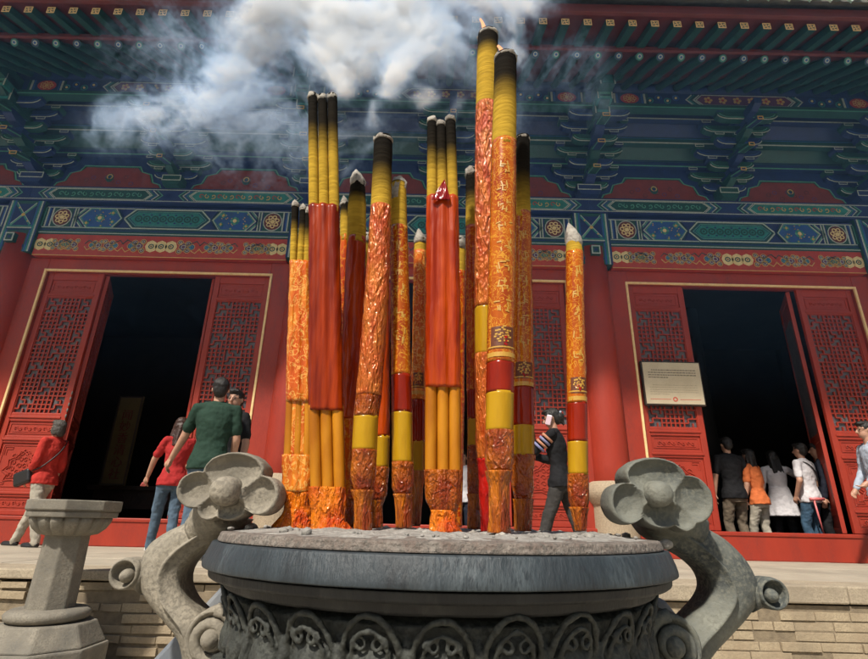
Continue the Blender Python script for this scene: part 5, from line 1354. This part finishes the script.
# ------------------------------------------------------------------ smoke (a voxel grid of procedural density)
def smoke():
    x0, x1, y0, y1, z0_, z1 = -2.2, 1.0, 1.2, 2.3, 1.9, 4.2
    m = bpy.data.materials.new('smoke'); m.use_nodes = True; nt = m.node_tree; N = nt.nodes; L = nt.links
    N.remove(N['Principled BSDF'])
    vol = N.new('ShaderNodeVolumePrincipled'); vol.inputs['Anisotropy'].default_value = 0.
    vol.inputs['Density'].default_value = DENS
    a = N.new('ShaderNodeAttribute'); a.attribute_name = 'density'
    mr = N.new('ShaderNodeMapRange'); mr.inputs[1].default_value = .02; mr.inputs[2].default_value = .42; L.new(a.outputs['Fac'], mr.inputs[0])
    mx = N.new('ShaderNodeMix'); mx.data_type = 'RGBA'; mx.inputs[6].default_value = (.5, .72, 1, 1); mx.inputs[7].default_value = (1, 1, 1, 1)
    L.new(mr.outputs[0], mx.inputs[0]); L.new(mx.outputs[2], vol.inputs['Color'])
    L.new(vol.outputs[0], N['Material Output'].inputs['Volume'])
    t = bpy.data.node_groups.new('smoke_grid', 'GeometryNodeTree'); t.interface.new_socket('Geometry', in_out='OUTPUT', socket_type='NodeSocketGeometry')
    N = t.nodes; L = t.links; out = N.new('NodeGroupOutput'); cube = N.new('GeometryNodeVolumeCube'); sm = N.new('GeometryNodeSetMaterial'); sm.inputs['Material'].default_value = m
    L.new(cube.outputs[0], sm.inputs[0]); L.new(sm.outputs[0], out.inputs[0])
    cube.inputs['Min'].default_value = (x0, y0, z0_); cube.inputs['Max'].default_value = (x1, y1, z1)
    for k, v in zip('XYZ', SRES): cube.inputs['Resolution '+k].default_value = v
    pos = N.new('GeometryNodeInputPosition')
    def mth(op, a, b=None, c=None):
        n = N.new('ShaderNodeMath'); n.operation = op
        for i, v in enumerate((a, b, c)):
            if v is None: continue
            if isinstance(v, (int, float)): n.inputs[i].default_value = v
            else: L.new(v, n.inputs[i])
        return n.outputs[0]
    def warp(src, scale, det, amp, off=0):
        wn = N.new('ShaderNodeTexNoise'); wn.inputs['Scale'].default_value = scale; wn.inputs['Detail'].default_value = det
        ad = N.new('ShaderNodeVectorMath'); ad.operation = 'ADD'; L.new(src, ad.inputs[0]); ad.inputs[1].default_value = (off, off*.7, off*1.3); L.new(ad.outputs[0], wn.inputs['Vector'])
        sub = N.new('ShaderNodeVectorMath'); sub.operation = 'SUBTRACT'; L.new(wn.outputs['Color'], sub.inputs[0]); sub.inputs[1].default_value = (.5, .5, .5)
        wp = N.new('ShaderNodeVectorMath'); wp.operation = 'MULTIPLY_ADD'; L.new(sub.outputs[0], wp.inputs[0]); wp.inputs[1].default_value = (amp, amp, amp); L.new(src, wp.inputs[2])
        return wp.outputs[0]
    w1 = warp(warp(pos.outputs[0], 1.6, 1, .45, 3), 6, 3, .16, 5); w2 = warp(w1, 5, 3, .22, 7)
    tot = None
    for (px, py, Y, rx, rz, amp) in SM:
        c = at(px, py, Y); u = mpp(Y, c.z)
        s1 = N.new('ShaderNodeVectorMath'); s1.operation = 'SUBTRACT'; L.new(w1, s1.inputs[0]); s1.inputs[1].default_value = tuple(c)
        s2 = N.new('ShaderNodeVectorMath'); s2.operation = 'DIVIDE'; L.new(s1.outputs[0], s2.inputs[0]); s2.inputs[1].default_value = (rx*u, min(.1, max(.045, min(rx, rz)*u*.8)), rz*u*1.25)
        ln = N.new('ShaderNodeVectorMath'); ln.operation = 'DOT_PRODUCT'; L.new(s2.outputs[0], ln.inputs[0]); L.new(s2.outputs[0], ln.inputs[1])
        f = mth('MULTIPLY', mth('POWER', 2.718, mth('MULTIPLY', ln.outputs['Value'], -1.3)), amp)
        tot = f if tot is None else mth('ADD', tot, f)
    fine = N.new('ShaderNodeTexNoise'); fine.inputs['Scale'].default_value = 7.0; fine.inputs['Detail'].default_value = 8; fine.inputs['Roughness'].default_value = .66
    L.new(w2, fine.inputs['Vector'])
    bil = mth('MULTIPLY', mth('ABSOLUTE', mth('SUBTRACT', fine.outputs[0], .5)), 4.6)
    base = mth('SUBTRACT', mth('MULTIPLY', tot, 1.15), bil)
    d = mth('POWER', mth('MAXIMUM', mth('MINIMUM', base, 1.2), 0), 1.4)
    # feathered borders of the grid
    sep = N.new('ShaderNodeSeparateXYZ'); L.new(pos.outputs[0], sep.inputs[0])
    for ax, lo, hi in ((0, x0, x1), (1, y0, y1), (2, z0_, z1)):
        n1 = mth('MINIMUM', mth('MULTIPLY', mth('SUBTRACT', sep.outputs[ax], lo), 5), mth('MULTIPLY', mth('SUBTRACT', hi, sep.outputs[ax]), 5))
        d = mth('MULTIPLY', d, mth('MAXIMUM', mth('MINIMUM', n1, 1), 0))
    L.new(d, cube.inputs['Density'])
    v = bpy.data.volumes.new('smoke'); v.materials.append(m); o = bpy.data.objects.new('smoke', v); COL.objects.link(o)
    v.render.step_size = .025
    md = o.modifiers.new('grid', 'NODES'); md.node_group = t
    tag(o, kind='stuff')
    return o
DENS = 36; SRES = (340, 100, 270)
SM = [(328, 78, 1.5, 10, 14, 1.2), (322, 40, 1.5, 30, 34, 1.35), (330, 0, 1.55, 50, 30, 1.45), (393, 84, 1.45, 20, 24, 1.0), (425, 102, 1.45, 8, 12, .8), (400, 40, 1.5, 50, 40, 1.0),
      (445, 0, 1.6, 60, 30, 1.0), (385, 0, 1.5, 50, 30, .6), (265, 20, 1.6, 55, 40, .75), (240, 70, 1.65, 50, 45, .46), (195, 95, 1.75, 60, 34, .46), (150, 135, 1.8, 60, 26, .43), (160, 45, 1.8, 55, 45, .32), (250, 140, 1.8, 70, 45, .3),
      (505, 40, 1.6, 18, 36, .6), (530, 5, 1.6, 30, 26, .6), (440, 60, 1.6, 50, 45, .35), (340, 140, 1.8, 80, 50, .28), (480, 130, 1.9, 60, 60, .2), (372, 125, 1.45, 9, 24, .5), (450, 110, 1.45, 9, 20, .4), (328, 88, 1.42, 8, 8, .6), (590, 80, 1.9, 80, 60, .16), (360, 170, 1.5, 8, 20, .3)]
smoke()
def veil():
    """thin drifting smoke hanging under the eaves"""
    m = bpy.data.materials.new('thin_smoke'); m.use_nodes = True; nt = m.node_tree; N = nt.nodes; L = nt.links
    N.remove(N['Principled BSDF'])
    vol = N.new('ShaderNodeVolumePrincipled'); vol.inputs['Density'].default_value = VD; vol.inputs['Color'].default_value = (.3, .58, 1, 1); vol.inputs['Anisotropy'].default_value = -.3
    L.new(vol.outputs[0], N['Material Output'].inputs['Volume'])
    t = bpy.data.node_groups.new('thin_grid', 'GeometryNodeTree'); t.interface.new_socket('Geometry', in_out='OUTPUT', socket_type='NodeSocketGeometry')
    N = t.nodes; L = t.links; out = N.new('NodeGroupOutput'); cube = N.new('GeometryNodeVolumeCube'); sm = N.new('GeometryNodeSetMaterial'); sm.inputs['Material'].default_value = m
    L.new(cube.outputs[0], sm.inputs[0]); L.new(sm.outputs[0], out.inputs[0])
    lo, hi = (-7, 2.95, 2.0), (8, 7.3, 8.0)
    cube.inputs['Min'].default_value = lo; cube.inputs['Max'].default_value = hi
    for k, v in zip('XYZ', (75, 26, 36)): cube.inputs['Resolution '+k].default_value = v
    pos = N.new('GeometryNodeInputPosition'); sep = N.new('ShaderNodeSeparateXYZ'); L.new(pos.outputs[0], sep.inputs[0])
    n = N.new('ShaderNodeTexNoise'); n.inputs['Scale'].default_value = .5; n.inputs['Detail'].default_value = 3; L.new(pos.outputs[0], n.inputs['Vector'])
    def mth(op, a, b):
        q = N.new('ShaderNodeMath'); q.operation = op
        for i, v in enumerate((a, b)):
            if isinstance(v, (int, float)): q.inputs[i].default_value = v
            else: L.new(v, q.inputs[i])
        return q.outputs[0]
    d = n.outputs[0]
    for ax, k in ((0, .7), (1, 1.2), (2, .35)):
        e = mth('MINIMUM', mth('MULTIPLY', mth('SUBTRACT', sep.outputs[ax], lo[ax]), k), mth('MULTIPLY', mth('SUBTRACT', hi[ax], sep.outputs[ax]), k if ax < 2 else 1.5))
        d = mth('MULTIPLY', d, mth('MAXIMUM', mth('MINIMUM', e, 1), 0))
    L.new(d, cube.inputs['Density'])
    v = bpy.data.volumes.new('thin_smoke'); v.materials.append(m); o = bpy.data.objects.new('thin_smoke', v); COL.objects.link(o)
    v.render.step_size = .9
    o.modifiers.new('grid', 'NODES').node_group = t
    tag(o, kind='stuff')
VD = .02
veil()

# ------------------------------------------------------------------ light
w = bpy.data.worlds.new('World'); S.world = w; w.use_nodes = True; nt = w.node_tree
sky = nt.nodes.new('ShaderNodeTexSky'); sky.sky_type = 'NISHITA'; sky.sun_disc = False
el, az = radians(52), radians(-28)      # sun behind the camera, to the left
sky.sun_elevation = el
sv = Vector((sin(az)*cos(el), -cos(az)*cos(el), sin(el)))   # direction towards the sun
sky.sun_rotation = atan2(sv.x, sv.y)
sky.air_density = 1.4; sky.dust_density = 2.0
nt.links.new(sky.outputs[0], nt.nodes['Background'].inputs[0]); nt.nodes['Background'].inputs[1].default_value = .056
sl = bpy.data.lights.new('sun', 'SUN'); sl.energy = 4.2; sl.angle = radians(3.0); sl.color = (1, .93, .82)
so = bpy.data.objects.new('sun', sl); COL.objects.link(so); so.rotation_mode = 'QUATERNION'; so.rotation_quaternion = sv.to_track_quat('Z', 'Y')
S.view_settings.view_transform = 'Standard'; S.view_settings.look = 'None'; S.view_settings.gamma = 1; S.view_settings.use_curve_mapping = False
S.view_settings.exposure = .45
S.render.engine = 'CYCLES'
c = S.cycles; c.use_denoising = True; c.volume_step_rate = 1; c.volume_max_steps = 256; c.use_adaptive_sampling = True; c.adaptive_threshold = .035; c.adaptive_min_samples = 16; c.volume_bounces = 4; c.max_bounces = 5; c.diffuse_bounces = 3; c.glossy_bounces = 2; c.transparent_max_bounces = 16
c.sample_clamp_indirect = 6
